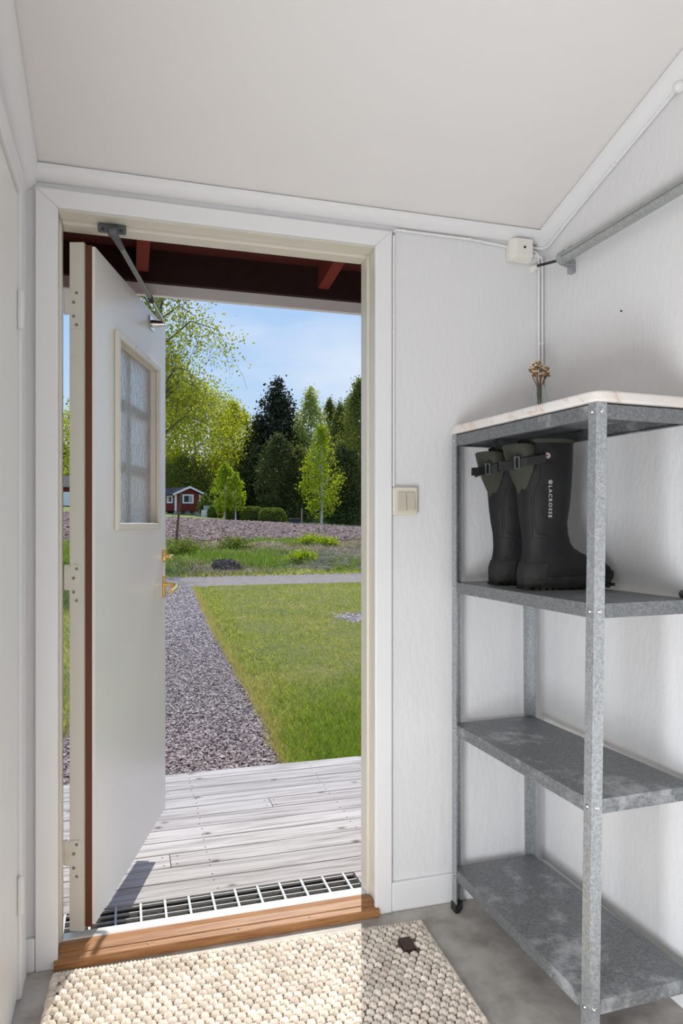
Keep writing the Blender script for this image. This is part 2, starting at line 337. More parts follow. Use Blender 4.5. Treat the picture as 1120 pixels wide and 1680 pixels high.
# glazing bead frame, pane, muntins outside
gl = MB(LT); a, b, c, d = .170,.677,1.116,1.710
def frame2(mb, o, i, n0, n1):
    P = [(o[0],o[2]),(o[0],o[3]),(o[1],o[3]),(o[1],o[2]),(o[0],o[2])]; Q = [(i[0],i[2]),(i[0],i[3]),(i[1],i[3]),(i[1],i[2]),(i[0],i[2])]
    for k in range(4): mb.prism([P[k],P[k+1],Q[k+1],Q[k]], lambda u,v,h: (u,h,v), n0, n1)
frame2(gl, (a,b,c,d), (a+.022,b-.022,c+.022,d-.022), .0005, .014)
rv = MB(LT); rv.box(.1905,.1925,-.0655,-.0002,1.1355,1.6895); rv.box(.6525,.6545,-.0655,-.0002,1.1355,1.6895); rv.box(.1925,.6525,-.0655,-.0002,1.1355,1.1375); rv.box(.1925,.6525,-.0655,-.0002,1.6875,1.6895)
rv.obj('reveal', CREAM, d1)
gf = gl.obj('glazing_frame', CREAM, d1, bev=.003)
for s_, z_ in ((.665,1.16),(.665,1.40),(.665,1.66),(.35,1.70),(.50,1.70)):
    MB(LT).lathe([(.0028,0),(.0028,.0008)], (s_,.0142,z_), axis=(0,1,0), n=8).obj('screw', SCREWD, gf)
MB(LT).box(.193,.652,-.0215,-.0175,1.138,1.687).obj('glass_pane', HAMMER, d1)
mu = MB(LT); mu.box(.405,.437,-.064,-.046,1.138,1.687); mu.box(.193,.652,-.0635,-.0465,1.50,1.535); mu.box(.193,.652,-.0635,-.0465,1.30,1.335)
mu.obj('muntin', EDGE, d1)
# hinges on the edge
for z in (1.716,.971,.226):
    hg = MB(LT); pl = rrect(-.0655,-.034,z-.054,z+.054,.008)
    hg.prism([(n,zz) for n,zz in pl], lambda u,v,h: (h,u,v), -.0045, -.0065); hg.box(-.0065,-.0045,-.0775,-.0655,z-.015,z+.054)
    ho = hg.obj('hinge', EDGE, d1)
    MB(LT).lathe([(.004,0),(.005,.002),(.005,.066),(.003,.068)], (-.002,-.0775,z-.014), n=12).obj('knuckle', EDGE, ho, smooth=40)
    for n, dz in ((-.046,.043),(-.054,.018),(-.054,-.020),(-.046,-.043)):
        MB(LT).lathe([(.0042,0),(.0042,.0014),(.0016,.0014),(.0016,.0006)], (-.0065,n,z+dz), axis=(-1,0,0), n=12).obj('screw', SCREWD, ho)
# brass lever handle and lock
lh = MB(LT); lh.prism(rrect(.758,.790,.855,.940,.014), lambda u,v,h: (u,h,v), .0003, .006)
lr = lh.obj('handle_plate', BRASS, d1, smooth=30, bev=.0015)
lv = MB(LT); lv.tube([(.774,.005,.905),(.774,.030,.905),(.773,.045,.904),(.764,.052,.902),(.740,.055,.898),(.700,.054,.893),(.664,.052,.889)], [.009,.0085,.0085,.0085,.008,.0075,.009], 12)
lv.obj('lever', BRASS, lr, smooth=60)
lk = MB(LT); lk.prism(rrect(.756,.792,.990,1.040,.010), lambda u,v,h: (u,h,v), .0003, .011)
lk2 = lk.obj('lock_plate', BRASS, d1, smooth=30, bev=.002)
tt = MB(LT); tt.tube([(.774,.010,1.012),(.774,.026,1.012)], .007, 10); tt.box(.752,.796,.026,.034,1.006,1.018)
tt.obj('thumb_turn', BRASS, lk2, bev=.002)

# door stay (telescopic strut between head and leaf)
st = thing('door_stay', 'grey telescopic door stay from the frame head to the open door', 'door stay', (-.035,2.055,1.90))
hp = MB(); hp.prism(rrect(-.069,.004,1.928-.010,1.928+.011,.004), YP, 2.0295, 2.016); hpo = hp.obj('head_bracket', GREYP, st, bev=.002)
for x in (-.056,-.009): MB().lathe([(.0045,0),(.0045,.0015),(.001,.0015)], (x,2.016,1.924), axis=(0,-1,0), n=10).obj('screw', BLACK, hpo)
A = Vector((-.030,2.003,1.912)); B = LT((.60,.046,1.845))
kn = MB(); kn.lathe([(.006,-.013),(.012,-.009),(.0135,0),(.012,.009),(.006,.013)], A, axis=(1,0,0), n=16); kn.box(-.040,-.020,2.003,2.018,1.905,1.925)
kn.obj('pivot', GREYP, st, smooth=40)
dv = (B-A); f = lambda t: A + dv*t
MB().tube([f(.0),f(.13)], [.0105,.0085], 12).obj('end_sleeve', GREYP, st, smooth=40)
MB().tube([f(.10),f(.655)], .0075, 14).obj('outer_tube', TUBEM, st, smooth=40)
MB().tube([f(.645),f(.69)], .0098, 14).obj('collar', BLACK, st, smooth=40)
MB().tube([f(.68),f(1.0)], .0042, 10).obj('rod', CHROME, st, smooth=40)
db = MB(LT); db.prism(rrect(.560,.622,1.820,1.866,.008), lambda u,v,h: (u,h,v), .0006, .005); db.tube([(.60,.004,1.845),(.60,.05,1.845)], [.014,.0075], 12)
db.obj('leaf_bracket', CHROME, st, smooth=40)

# ------------------------------------------------------------------ services on the walls
sw = thing('light_switch', 'ivory two-rocker light switch beside the doorway casing', 'light switch', (.787,D,1.20))
sp = MB(); sp.prism(rrect(.7485,.825,1.160,1.243,.006), YP, D-.0005, D-.020); sp.obj('switch_plate', SWITCH, sw, bev=.004, seg=3)
for x0, x1 in ((.762,.7875),(.7885,.814)):
    r = MB(); r.add([(x0,D-.0205,1.175),(x1,D-.0205,1.175),(x1,D-.0205,1.229),(x0,D-.0205,1.229),(x0,D-.029,1.175),(x1,D-.029,1.175),(x1,D-.024,1.229),(x0,D-.024,1.229)],
                    [(0,3,2,1),(4,5,6,7),(0,1,5,4),(1,2,6,5),(2,3,7,6),(3,0,4,7)])
    r.obj('rocker', ROCK, sw, bev=.0015)
jb = thing('junction_box', 'cream electrical junction box high in the corner', 'junction box', (1.168,D,1.985))
MB().box(1.128,1.205,D-.024,D-.0005,1.944,2.010).obj('base', JBOX, jb, bev=.004)
lid = MB(); lid.loft([[(1.130,D-.0245,1.946),(1.203,D-.0245,1.946),(1.203,D-.0245,2.010),(1.130,D-.0245,2.010)],[(1.138,D-.044,1.954),(1.196,D-.044,1.954),(1.196,D-.044,2.006),(1.138,D-.044,2.006)]])
lo_ = lid.obj('lid', JBOX, jb, bev=.003)
MB().lathe([(.004,0),(.004,.0012),(.0015,.0012)], (1.167,D-.044,1.979), axis=(0,-1,0), n=10).obj('screw', BLACK, lo_)
def cable(name, pts, label, r=.004, clips=()):
    o = thing(name, label, 'cable', pts[0], group='white cables clipped to the walls')
    P = [Vector(p) for p in pts]; out = [P[0]]
    for i in range(1, len(P)-1):                      # rounded corners
        a = P[i] + (P[i-1]-P[i]).normalized()*min(.018,(P[i-1]-P[i]).length*.45); b = P[i] + (P[i+1]-P[i]).normalized()*min(.018,(P[i+1]-P[i]).length*.45)
        for k in range(5):
            t = k/4; out.append(a*(1-t)**2 + P[i]*2*t*(1-t) + b*t*t)
    out.append(P[-1])
    MB().tube(out, r, 10).obj('sheath', CABLE, o, smooth=50)
    for c in clips:
        MB().lathe([(.0052,-.004),(.0058,-.002),(.0058,.002),(.0052,.004)], c[:3], axis=c[3], n=10).obj('clip', CABLE, o, smooth=40)
    return o
yc = D-.0052
cable('electric_cable', [(1.1275,yc,1.990),(1.0,yc,1.9985),(.78,yc,1.9985),(.7555,yc,1.9985),(.7545,yc,1.90),(.7545,yc,1.2435)], 'white cable from junction box over to the light switch',
      clips=[(1.0,yc,1.9985,(1,0,0)),(.785,yc,1.9985,(1,0,0)),(.7545,yc,1.70,(0,0,1))])
cable('electric_cable', [(1.2055,yc,1.996),(1.235,yc,1.997),(1.2545,1.945,1.992),(1.2545,1.80,zc(1.80)-.0415),(1.2545,1.40,zc(1.40)-.0415)], 'white cable running up under the cove of the shelving wall',
      clips=[(1.2545,1.62,zc(1.62)-.0415,(0,-1,.31)),(1.2545,1.80,zc(1.80)-.0415,(0,-1,.31))])
cable('electric_cable', [(1.2055,yc,1.984),(1.238,yc,1.984),(1.240,yc,1.93),(1.240,yc,1.60),(1.240,yc,1.10)], 'white cable dropping down the corner, the one nearer the doorway', clips=[(1.240,yc,1.70,(0,0,1))])
cable('electric_cable', [(1.2055,yc,1.974),(1.2515,yc,1.974),(1.2525,yc,1.93),(1.2525,yc,1.60),(1.2525,yc,1.10)], 'white cable dropping down the corner, tight against the shelving wall', clips=[(1.2525,yc,1.70,(0,0,1))])
lhk = thing('cable_knob', 'small white round knob where the upper cable turns off under the cove', 'knob', (1.255,1.385,zc(1.385)-.045))
MB().lathe([(.007,0),(.013,.003),(.014,.012),(.010,.019),(.003,.022)], (1.2598,1.385,zc(1.385)-.045), axis=(-1,0,0), n=18).obj('cap', CABLE, lhk, smooth=50)
MB().tube([(1.250,1.375,zc(1.385)-.045),(1.250,1.33,zc(1.385)-.046),(1.252,1.28,zc(1.30)-.06)], .0025, 8).obj('wire', CABLE, lhk)
# steel rail on the shelving wall
rl = thing('clothes_rail', 'galvanised steel tube rail high on the shelving wall', 'rail', (1.225,1.81,1.915))
RX, RZ = 1.226, 1.912
MB().lathe([(.0135,0),(.0165,0),(.0165,2.6),(.0135,2.6)], (RX,1.805,RZ), axis=(0,-1,0), n=24).obj('tube', RAIL, rl, smooth=40)
MB().box(RX-.0185,RX-.0155,-.8,1.80,RZ-.0035,RZ-.0010).obj('seam', TUBEM, rl)
cl = MB(); cl.lathe([(.0172,0),(.0205,0),(.0205,.022),(.0172,.022)], (RX,1.822,RZ), axis=(0,-1,0), n=24); cl.box(1.2435,1.2597,1.8005,1.8215,RZ-.044,RZ-.011); cl.box(1.2435,1.2597,1.8005,1.8215,RZ+.011,RZ+.036); cl.box(1.232,1.2434,1.8008,1.8212,RZ-.0235,RZ-.0165); cl.box(1.232,1.2434,1.8008,1.8212,RZ+.0165,RZ+.0235)
cl.obj('clamp', GALV, rl, bev=.0015)
MB().tube([(RX,1.83,RZ),(1.223,1.944,1.934)], .0042, 10).obj('rod', BLACK, rl, smooth=40)
MB().lathe([(.0130,0),(.0115,.008),(.006,.016),(.0045,.026)], (1.223,D-.0003,1.934), axis=(0,-1,0), n=18).obj('wall_cup', JBOX, rl, smooth=50)
nl = MB().lathe([(.0022,0),(.0022,.004),(.0008,.0045)], (XR-.0002,1.599,1.699), axis=(-1,0,0), n=8).obj('wall_nail', BLACK); tag(nl, 'tiny dark nail head in the wall above the shelving', 'nail')

# ------------------------------------------------------------------ steel shelving unit
un_ = thing('shelving_unit', 'galvanised steel shelving unit with four shelves', 'shelving', (.924,1.923,0))
def lerp(a, b, t): return tuple(a[i]+(b[i]-a[i])*t for i in range(len(a)))
ZT = 1.397
PB = dict(fl=(.924,1.926), nl=(.932,1.289), fr=(1.196,1.930), nr=(1.219,1.293))      # plan corners at the floor
PT = dict(fl=(.922,1.923), nl=(.966,1.308), fr=(1.194,1.941), nr=(1.245,1.327))      # plan corners at the top
def pc(k, z): return lerp(PB[k], PT[k], z/ZT)
dirs = dict(fl=(1,-1), nl=(1,1), fr=(-1,-1), nr=(-1,1)); LW, TK = .027, .0022
for k, (dx, dy) in dirs.items():
    rings = []
    for z in (.006, ZT):
        x, y = pc(k, z); Lp = [(0,0),(LW,0),(LW,TK*1.9),(LW-.004,TK*1.9),(LW-.004,TK),(TK,TK),(TK,LW-.004),(TK*1.9,LW-.004),(TK*1.9,LW),(0,LW)]
        rings.append([(x+dx*u, y+dy*v, z) for u, v in Lp])
    MB().loft(rings).obj('post', GALV, un_)
    x, y = pc(k, .0); f_ = 1.0; o = .003
    q = [(-o,-o),(LW+o,-o),(LW+o,.010),(.010,LW+o),(-o,LW+o)]
    MB().loft([[(x+dx*u, y+dy*v, z) for u, v in q] for z in (0,.024)]).obj('foot', BLACK, un_, bev=.0015)
SH = [.125,.548,.964,1.394]
for zs in SH:
    c = {k: pc(k, zs) for k in PB}; i_ = TK+.0006
    def ST(p, c=c, zs=zs):      # (s across 0..1, t along 0..1, dz, inset)
        s, t, dz = p; a = lerp(c['fl'], c['nl'], t); b = lerp(c['fr'], c['nr'], t); q = lerp(a, b, s); return (q[0], q[1], zs+dz)
    e1, e2 = i_/.272, i_/.64; m_ = MB(ST); r1, r2 = .0014/.272, .0014/.64; lp1, lp2 = .013/.272, .013/.64; h = -.031
    m_.box(e1,1-e1,e2,1-e2,-.0016,0)
    m_.box(e1,e1+r1,e2,1-e2,h,-.0016); m_.box(1-e1-r1,1-e1,e2,1-e2,h,-.0016); m_.box(e1+r1,1-e1-r1,e2,e2+r2,h,-.0016); m_.box(e1+r1,1-e1-r1,1-e2-r2,1-e2,h,-.0016)
    m_.box(e1+r1,e1+lp1,e2,1-e2,h,h+.0015); m_.box(1-e1-lp1,1-e1-r1,e2,1-e2,h,h+.0015); m_.box(e1+lp1,1-e1-lp1,e2+r2,e2+lp2,h,h+.0015); m_.box(e1+lp1,1-e1-lp1,1-e2-lp2,1-e2-r2,h,h+.0015)
    so = m_.obj('shelf', GALVD, un_)
    for k, (dx, dy) in dirs.items():
        x, y = pc(k, zs-.016); bp = [(.0056,0),(.0056,.0018),(.004,.0036),(.0015,.0038)]
        MB().lathe(bp, (x-dx*.0001, y+dy*.015, zs-.016), axis=(-dx,0,0), n=10).obj('bolt', CHROME, so, smooth=40)
        MB().lathe(bp, (x+dx*.015, y-dy*.0001, zs-.016), axis=(0,-dy,0), n=10).obj('bolt', CHROME, so, smooth=40)
# marble-look board
ang = math.atan2(.044,.615)
def BT(p): # local: u across, v along toward camera
    ca, sa = math.cos(ang), math.sin(ang); return (.916+p[0]*ca+p[1]*sa, 1.930-p[1]*ca+p[0]*sa, p[2])
bx = MB(BT).prism(rrect(-.002,.283,-.002,.634,.03,8), ZP, ZT+.0005, ZT+.0245)
tag(bx.obj('table_board', MARBLE, None, smooth=40, bev=.005, seg=3), 'white board with brown marble veins lying on the shelving unit', 'board')
ZM = ZT+.0245
# glass vase with dried flowers
vx, vy = 1.158, 1.832
v_ = MB().lathe([(.019,0.0003),(.0205,.004),(.0200,.03),(.0165,.085),(.0150,.105),(.0160,.112),(.0140,.112),(.0130,.105),(.0145,.085),(.0180,.03),(.0180,.008),(.004,.006)], (vx,vy,ZM), n=28).obj('glass_vase', VGLASS, None, smooth=50)
tag(v_, 'small greenish glass bottle vase on the marble board', 'vase')
def star(mb_p, mb_h, c, r):
    c = Vector(c)
    for k in range(7):
        a = 2*PI*k/7 + random.random(); t = Vector((math.cos(a), math.sin(a), .75)).normalized()
        s_ = Vector((-math.sin(a), math.cos(a), 0))*r*.38
        mb_p.add([c, c+t*r*.6+s_, c+t*r*1.15, c+t*r*.6-s_], [(0,1,2,3)])
    mb_h.lathe([(.0012,-r*.7),(r*.38,-r*.2),(r*.42,.0),(r*.15,r*.25)], c, n=7)
heads = [(-.022,.004,.172),(-.010,-.004,.183),(.006,.006,.180),(.018,-.006,.176),(.021,.004,.160),(.004,-.006,.160),(-.016,-.008,.160)]
for i, h in enumerate(heads):
    fo = thing('dried_flower', 'cream dried flower on a thin brown stem in the glass vase', 'dried flower', (vx,vy,ZM+.012), group='dried flowers in the glass vase')
    b0 = Vector((vx+random.uniform(-.007,.007), vy+random.uniform(-.006,.006), ZM+.012)); n_ = Vector((vx+h[0]*.30, vy+h[1]*.3, ZM+.115)); e = Vector((vx+h[0], vy+h[1], ZM+h[2]-.022))
    MB().tube([b0, b0.lerp(n_,.6), n_, n_.lerp(e,.6)+Vector((h[0]*.05,0,0)), e], .0013, 6).obj('stem', STEMM, fo)
    p_, q_ = MB(), MB(); tw = MB()
    for k in range(6):
        c_ = e + Vector((random.uniform(-.010,.010), random.uniform(-.010,.010), random.uniform(.006,.024)))
        tw.tube([e, c_], .0008, 5); star(p_, q_, c_, random.uniform(.0072,.0098))
    p_.obj('petals', PETAL, fo); q_.v += []; tw.v and q_.add(tw.v, tw.f); q_.obj('husk', HUSK, fo)

# ------------------------------------------------------------------ rubber boots on the second shelf
def ring_at(xb, xf, w, z, n=30, p=2.5, taper=0):
    c, r = (xb+xf)/2, (xf-xb)/2; out = []
    for k in range(n):
        t = 2*PI*k/n; ct, st_ = math.cos(t), math.sin(t)
        X = math.copysign(abs(ct)**(2/p), ct); Y = math.copysign(abs(st_)**(2/p), st_)
        out.append((c+X*r, Y*w*(1-taper*max(0,X)), z))
    return out
BPROF = [ # z, back, front, half width, exponent, toe taper
 (.022,.000,.262,.044,2.6,.0),(.040,.001,.264,.045,2.6,.0),(.055,.004,.258,.044,2.6,.0),(.066,.006,.244,.043,2.6,.0),(.076,.008,.222,.042,2.5,.02),
 (.086,.010,.194,.041,2.4,.04),(.096,.011,.170,.040,2.3,.05),(.108,.012,.152,.040,2.2,.05),(.122,.012,.141,.041,2.2,0),(.145,.011,.134,.043,2.2,0),
 (.175,.006,.131,.048,2.2,0),(.215,.001,.137,.053,2.2,0),(.260,-.003,.141,.056,2.2,0),(.310,.000,.144,.058,2.2,0),(.355,.004,.1455,.058,2.2,0),(.388,.008,.146,.057,2.2,0)]
def prof_at(z):
    for a, b in zip(BPROF, BPROF[1:]):
        if a[0] <= z <= b[0]: t = (z-a[0])/(b[0]-a[0]); return [a[i]+(b[i]-a[i])*t for i in range(6)]
    return list(BPROF[-1]) if z > .3 else list(BPROF[0])
def surf(X, z, side, off=.0):     # point on the boot's flank
    _, xb, xf, w, p, tp = prof_at(z); c, r = (xb+xf)/2, (xf-xb)/2; u = max(-.999, min(.999, (X-c)/r))
    return (X, side*(w*(1-abs(u)**p)**(1/p)*(1-tp*max(0,u)) + off), z)
def make_boot(hx, hy, yaw, label, sc=1., logo=True):
    z0 = SH[2]+.0004
    cy, sy = math.cos(yaw), math.sin(yaw)
    def T(p): x, y, z = p[0]*sc, p[1]*sc, p[2]*sc; return (hx+x*cy-y*sy, hy+x*sy+y*cy, z0+z)
    o = thing('rubber_boot', label, 'boot', (hx,hy,z0), group='rubber boots on the second shelf from the top')
    MB(T).loft([ring_at(b, f_, w_, z, 36, p, tp) for z, b, f_, w_, p, tp in BPROF] ).obj('shaft', RUBBER, o, smooth=60)
    # lip at the top
    MB(T).loft([ring_at(.006,.147,.0585,.379,36,2.2), ring_at(.005,.148,.0595,.382,36,2.2), ring_at(.005,.148,.0595,.389,36,2.2), ring_at(.012,.142,.054,.3905,36,2.2)]).obj('top_lip', OLIVE, o, smooth=60)
    # sole with tread blocks
    rg = []
    for z, b, f_, w_ in ((.004,.004,.252,.043),(.010,-.001,.260,.046),(.018,-.002,.266,.048),(.026,-.002,.267,.0485),(.034,-.001,.266,.047)):
        r_ = ring_at(b, f_, w_, z, 40, 2.7); r_ = [(x, y, zz + .012*max(0,(x-.19)/.075)**2) for x, y, zz in r_]; rg.append(r_)
    so = MB(T).loft(rg); 
    for i in range(14):
        x = .006+i*.0185
        if .092 < x < .118: continue
        zt = .012*max(0,(x-.19)/.075)**2
        so.box(x,x+.011,-.040+(.008 if i in (0,13) else 0),.040-(.008 if i in (0,13) else 0),zt,zt+.008)
    so.obj('sole', RUBSOLE, o, smooth=40)
    hc = MB(T); rg = []
    for z, b, f_, w_ in ((.030,-.003,.062,.047),(.050,-.0015,.056,.0462),(.066,.003,.046,.0448),(.070,.005,.040,.0435)): rg.append(ring_at(b, b+.19, w_, z, 40, 2.5)[12:29])
    hc.loft(rg, closed=False, cap=False).obj('heel_cap', RUBSOLE, o, smooth=60)
    for sd in (-1,1):
        sm = MB(T); P1 = [surf(.030,.372,sd,.0006)]+[surf(x,z,sd,.0006) for x,z in ((.034,.32),(.032,.28),(.020,.25),(.022,.20),(.028,.16),(.034,.146),(.052,.143),(.066,.130),(.085,.108),(.105,.090))]
        sm.tube(P1, .0011, 6); P2 = [surf(x,z,sd,.0006) for x,z in ((.015,.235),(.018,.20),(.022,.165),(.024,.135),(.040,.133))]; sm.tube(P2, .0011, 6)
        sm.obj('seam', RUBBER, o, smooth=60)
        sr = MB(T); sr.tube([surf(x,z,sd,.001) for x,z in ((.02,.036),(.06,.040),(.10,.036),(.14,.042),(.19,.046),(.235,.05))], .0022, 6); sr.obj('foxing', RUBSOLE, o, smooth=60)
    # olive gusset flaring backwards
    gr = [ring_at(b, f_, w_, z, 30, 2.0) for z, b, f_, w_ in ((.250,-.0035,.03,.012),(.270,-.008,.034,.028),(.300,-.020,.040,.042),(.330,-.030,.042,.050),(.355,-.036,.042,.053),(.372,-.040,.040,.054),(.376,-.039,.036,.052))]
    MB(T).loft(gr).obj('gusset', OLIVE, o, smooth=60)
    fold = MB(T); fold.loft([[(-.030,-.0515,.330),(.010,-.056,.345),(.018,-.055,.335)],[(-.012,-.047,.300),(.006,-.053,.312),(.012,-.052,.304)],[(-.003,-.020,.262),(.002,-.026,.262),(.006,-.026,.258)]]); fold.obj('gusset_fold', OLIVE, o, smooth=40)
    # strap and buckle
    sg = [(.044,-.0600),(.020,-.0600),(-.006,-.0570),(-.026,-.0480),(-.041,-.030),(-.0475,-.004)]
    stp = MB(T); zt = lambda i: .337 - .004*i
    def band(pts, h=.022, t=.0028, tilt=0):
        rings = []
        for i, q in enumerate(pts):
            a = Vector(pts[max(i-1,0)][:2]); b = Vector(pts[min(i+1,len(pts)-1)][:2]); d = (b-a).normalized(); n = Vector((-d.y, d.x))
            z = q[2]; rings.append([(q[0]+n.x*t, q[1]+n.y*t, z-h/2), (q[0]-n.x*t, q[1]-n.y*t, z-h/2), (q[0]-n.x*t, q[1]-n.y*t, z+h/2), (q[0]+n.x*t, q[1]+n.y*t, z+h/2)])
        return rings
    stp.loft(band([(x, y, .338-.0045*i) for i, (x, y) in enumerate(sg)]))
    stp.loft(band([(-.026,-.0500,.326),(-.040,-.0535,.322),(-.060,-.0565,.318),(-.082,-.058,.3165)]))
    so_ = stp.obj('strap', BLACK, o, bev=.001)
    bk = MB(T)
    for zz in (.3105,.3395): bk.box(-.041,-.027,-.060,-.0535,zz-.0015,zz+.0015)
    bk.box(-.041,-.0385,-.060,-.0535,.309,.341); bk.box(-.0295,-.027,-.060,-.0535,.309,.341); bk.obj('buckle', GREYP, so_, bev=.0008)
    pl = MB(T); pl.tube([(.0,.0,.372),(-.004,-.004,.386),(.004,-.006,.390),(.010,-.004,.380)], .004, 8); pl.obj('pull_loop', BLACK, o, smooth=60)
    # badge plate with paw-like roundel
    pt = MB(T); pts = [surf(x, z, -1, .0014) for x, z in rrect(.040,.074,.325,.362,.004)]; pts2 = [surf(x, z, -1, .0) for x, z in rrect(.040,.074,.325,.362,.004)]
    pt.loft([pts2, pts]); po = pt.obj('badge_patch', RUBBER, o)
    rd = MB(T)
    for k in range(9):
        a = 2*PI*k/9; ca, sa = math.cos(a), math.sin(a); r0, r1, wv = .0022, .0078, .0017
        q = [(.050+r0*ca-wv*sa*.5, .345+r0*sa+wv*ca*.5), (.050+r1*ca-wv*sa, .345+r1*sa+wv*ca), (.050+r1*ca+wv*sa, .345+r1*sa-wv*ca), (.050+r0*ca+wv*sa*.5, .345+r0*sa-wv*ca*.5)]
        rd.add([surf(x, z, -1, .0024) for x, z in q], [(0,1,2,3)])
    rd.obj('badge', BADGE, po)
    if logo:
        cu = bpy.data.curves.new('lettering', 'FONT'); cu.body = 'LACROSSE'; cu.size = .0158; cu.space_character = 1.3; cu.offset = .00022; cu.resolution_u = 3
        tmp = bpy.data.objects.new('lettering', cu); COL.objects.link(tmp); bpy.context.view_layer.update()
        tm = bpy.data.meshes.new_from_object(tmp.evaluated_get(bpy.context.evaluated_depsgraph_get()))
        bpy.data.objects.remove(tmp); bpy.data.curves.remove(cu)
        wd = max(v.co.x for v in tm.vertices); L_ = .082
        lt = MB(T); vs = [surf(.0540+.0030*(v.co.x/wd)+v.co.y*.80, .2690-v.co.x*L_/wd, -1, .0012) for v in tm.vertices]
        lt.add(vs, [tuple(p.vertices) for p in tm.polygons])
        for k in range(9):
            a = 2*PI*k/9; ca, sa = math.cos(a), math.sin(a); r0, r1, wv = .0016, .0056, .0011; cx_, cz_ = .0585, .2775
            q = [(cx_+r0*ca-wv*sa*.5, cz_+r0*sa+wv*ca*.5), (cx_+r1*ca-wv*sa, cz_+r1*sa+wv*ca), (cx_+r1*ca+wv*sa, cz_+r1*sa-wv*ca), (cx_+r0*ca+wv*sa*.5, cz_+r0*sa-wv*ca*.5)]
            lt.add([surf(x, z, -1, .0012) for x, z in q], [(0,1,2,3)])
        lt.obj('lettering', LOGO, o)
    return o
make_boot(.986, 1.655, math.radians(-5), 'black rubber boot with pale lettering down its shaft, in front of the other boot')
make_boot(.981, 1.800, math.radians(-4), 'black rubber boot half hidden behind the lettered boot', sc=.985, logo=False)
zs_ = SH[2]+.0004
lp = thing('black_strap', 'black looped strap end at the shelf end beyond the boots', 'strap', (1.222,1.37,zs_))
MB().lathe([(.0058,0),(.0088,0),(.0088,.018),(.0058,.018)], (1.2275,1.347,zs_+.0088), axis=(.672,.741,0), n=20).obj('loop', BLACK, lp, smooth=40)
MB().box(1.236,1.252,1.338,1.350,zs_+.002,zs_+.008).obj('tail', BLACK, lp, bev=.001)

# ------------------------------------------------------------------ jute door mat
MX = Vector((.973,-.043,0)).normalized(); MY = Vector((-.0430,-.973,0)).normalized(); MO = Vector((-.170,1.921,0)); MW, MD = .974, .78
dm = thing('door_mat', 'chunky woven jute door mat inside the doorway', 'door mat', tuple(MO+MX*MW/2+MY*MD/2))
def MT(p): q = MO + MX*p[0] + MY*p[1]; return (q.x, q.y, p[2])
MB(MT).box(.004,MW-.004,.004,MD-.004,.0005,.009).obj('backing', MATBASE, dm)
nr, nph = 5, 20; kv = []; kf = []
for i in range(nr):
    t = (i+1)/nr*PI/2*1.12
    for j in range(nph):
        a = 2*PI*j/nph; x = math.sin(t)*math.cos(a); y = math.sin(t)*math.sin(a)
        kv.append((x, y, math.cos(t)*(1+.16*math.cos(x*4.2*PI))))
kv.append((0,0,1.06)); top = len(kv)-1
for j in range(nph): kf.append((top, j, (j+1) % nph))
kq = [(i*nph+j, (i+1)*nph+j, (i+1)*nph+(j+1) % nph, i*nph+(j+1) % nph) for i in range(nr-1) for j in range(nph)]
for a, b, c, d in kq: kf += [(a,b,c),(a,c,d)]
KV, KF = np.array(kv), np.array(kf)
def knobs(cs, rx, ry, h, z0, name, rot=None, m=FIBRE):
    n = len(cs); sc_ = rng.uniform(.9,1.08,(n,1,3)) * np.array([rx,ry,h]); V = KV[None]*sc_
    if rot is not None:
        c_, s_ = np.cos(rot)[:,None], np.sin(rot)[:,None]; V = np.stack([V[...,0]*c_-V[...,1]*s_, V[...,0]*s_+V[...,1]*c_, V[...,2]], -1)
    P = np.array(cs); V = V + np.stack([P[:,0],P[:,1],np.full(n,z0)],-1)[:,None,:]; V = V.reshape(-1,3)
    W = np.array(MO) + V[:,:1]*np.array(MX) + V[:,1:2]*np.array(MY); W[:,2] = V[:,2]
    F = (KF[None] + (np.arange(n)*len(KV))[:,None,None]).reshape(-1,3)
    return np_obj(name, W, F, m, dm, True)
px_, py_ = .0232, .0205; cs = []
for r in range(int((MD-.04)/py_)):
    for c in range(int((MW-.04)/px_)+1):
        x = .020 + c*px_ + (px_/2 if r % 2 else 0) + rng.normal(0,.0008); y = .024 + r*py_ + rng.normal(0,.0008)
        if x < MW-.010 and not (.874 < x < .919 and .068 < y < .140): cs.append((x,y))
knobs(cs, .0118, .0138, .0135, .0045, 'woven_pile')
knobs([(x+.0005, y-.0056) for x, y in cs], .0029, .0014, .0036, .0146, 'eyelets', None, MATBASE)
ed = []; er = []
for i in range(int(MW/.0095)): ed += [(.004+i*.0095, .006), (.004+i*.0095, MD-.006)]; er += [.35,.35]
for i in range(int(MD/.0095)): ed += [(.006, .006+i*.0095), (MW-.006, .006+i*.0095)]; er += [PI/2-.35, PI/2-.35]
knobs(ed, .0062, .0125, .0105, .004, 'bound_edge', np.array(er))
MB(MT).prism(rrect(.880,.913,.076,.132,.003), ZP, .0100, .0165).obj('leather_tag', LEATHER, dm, bev=.001)

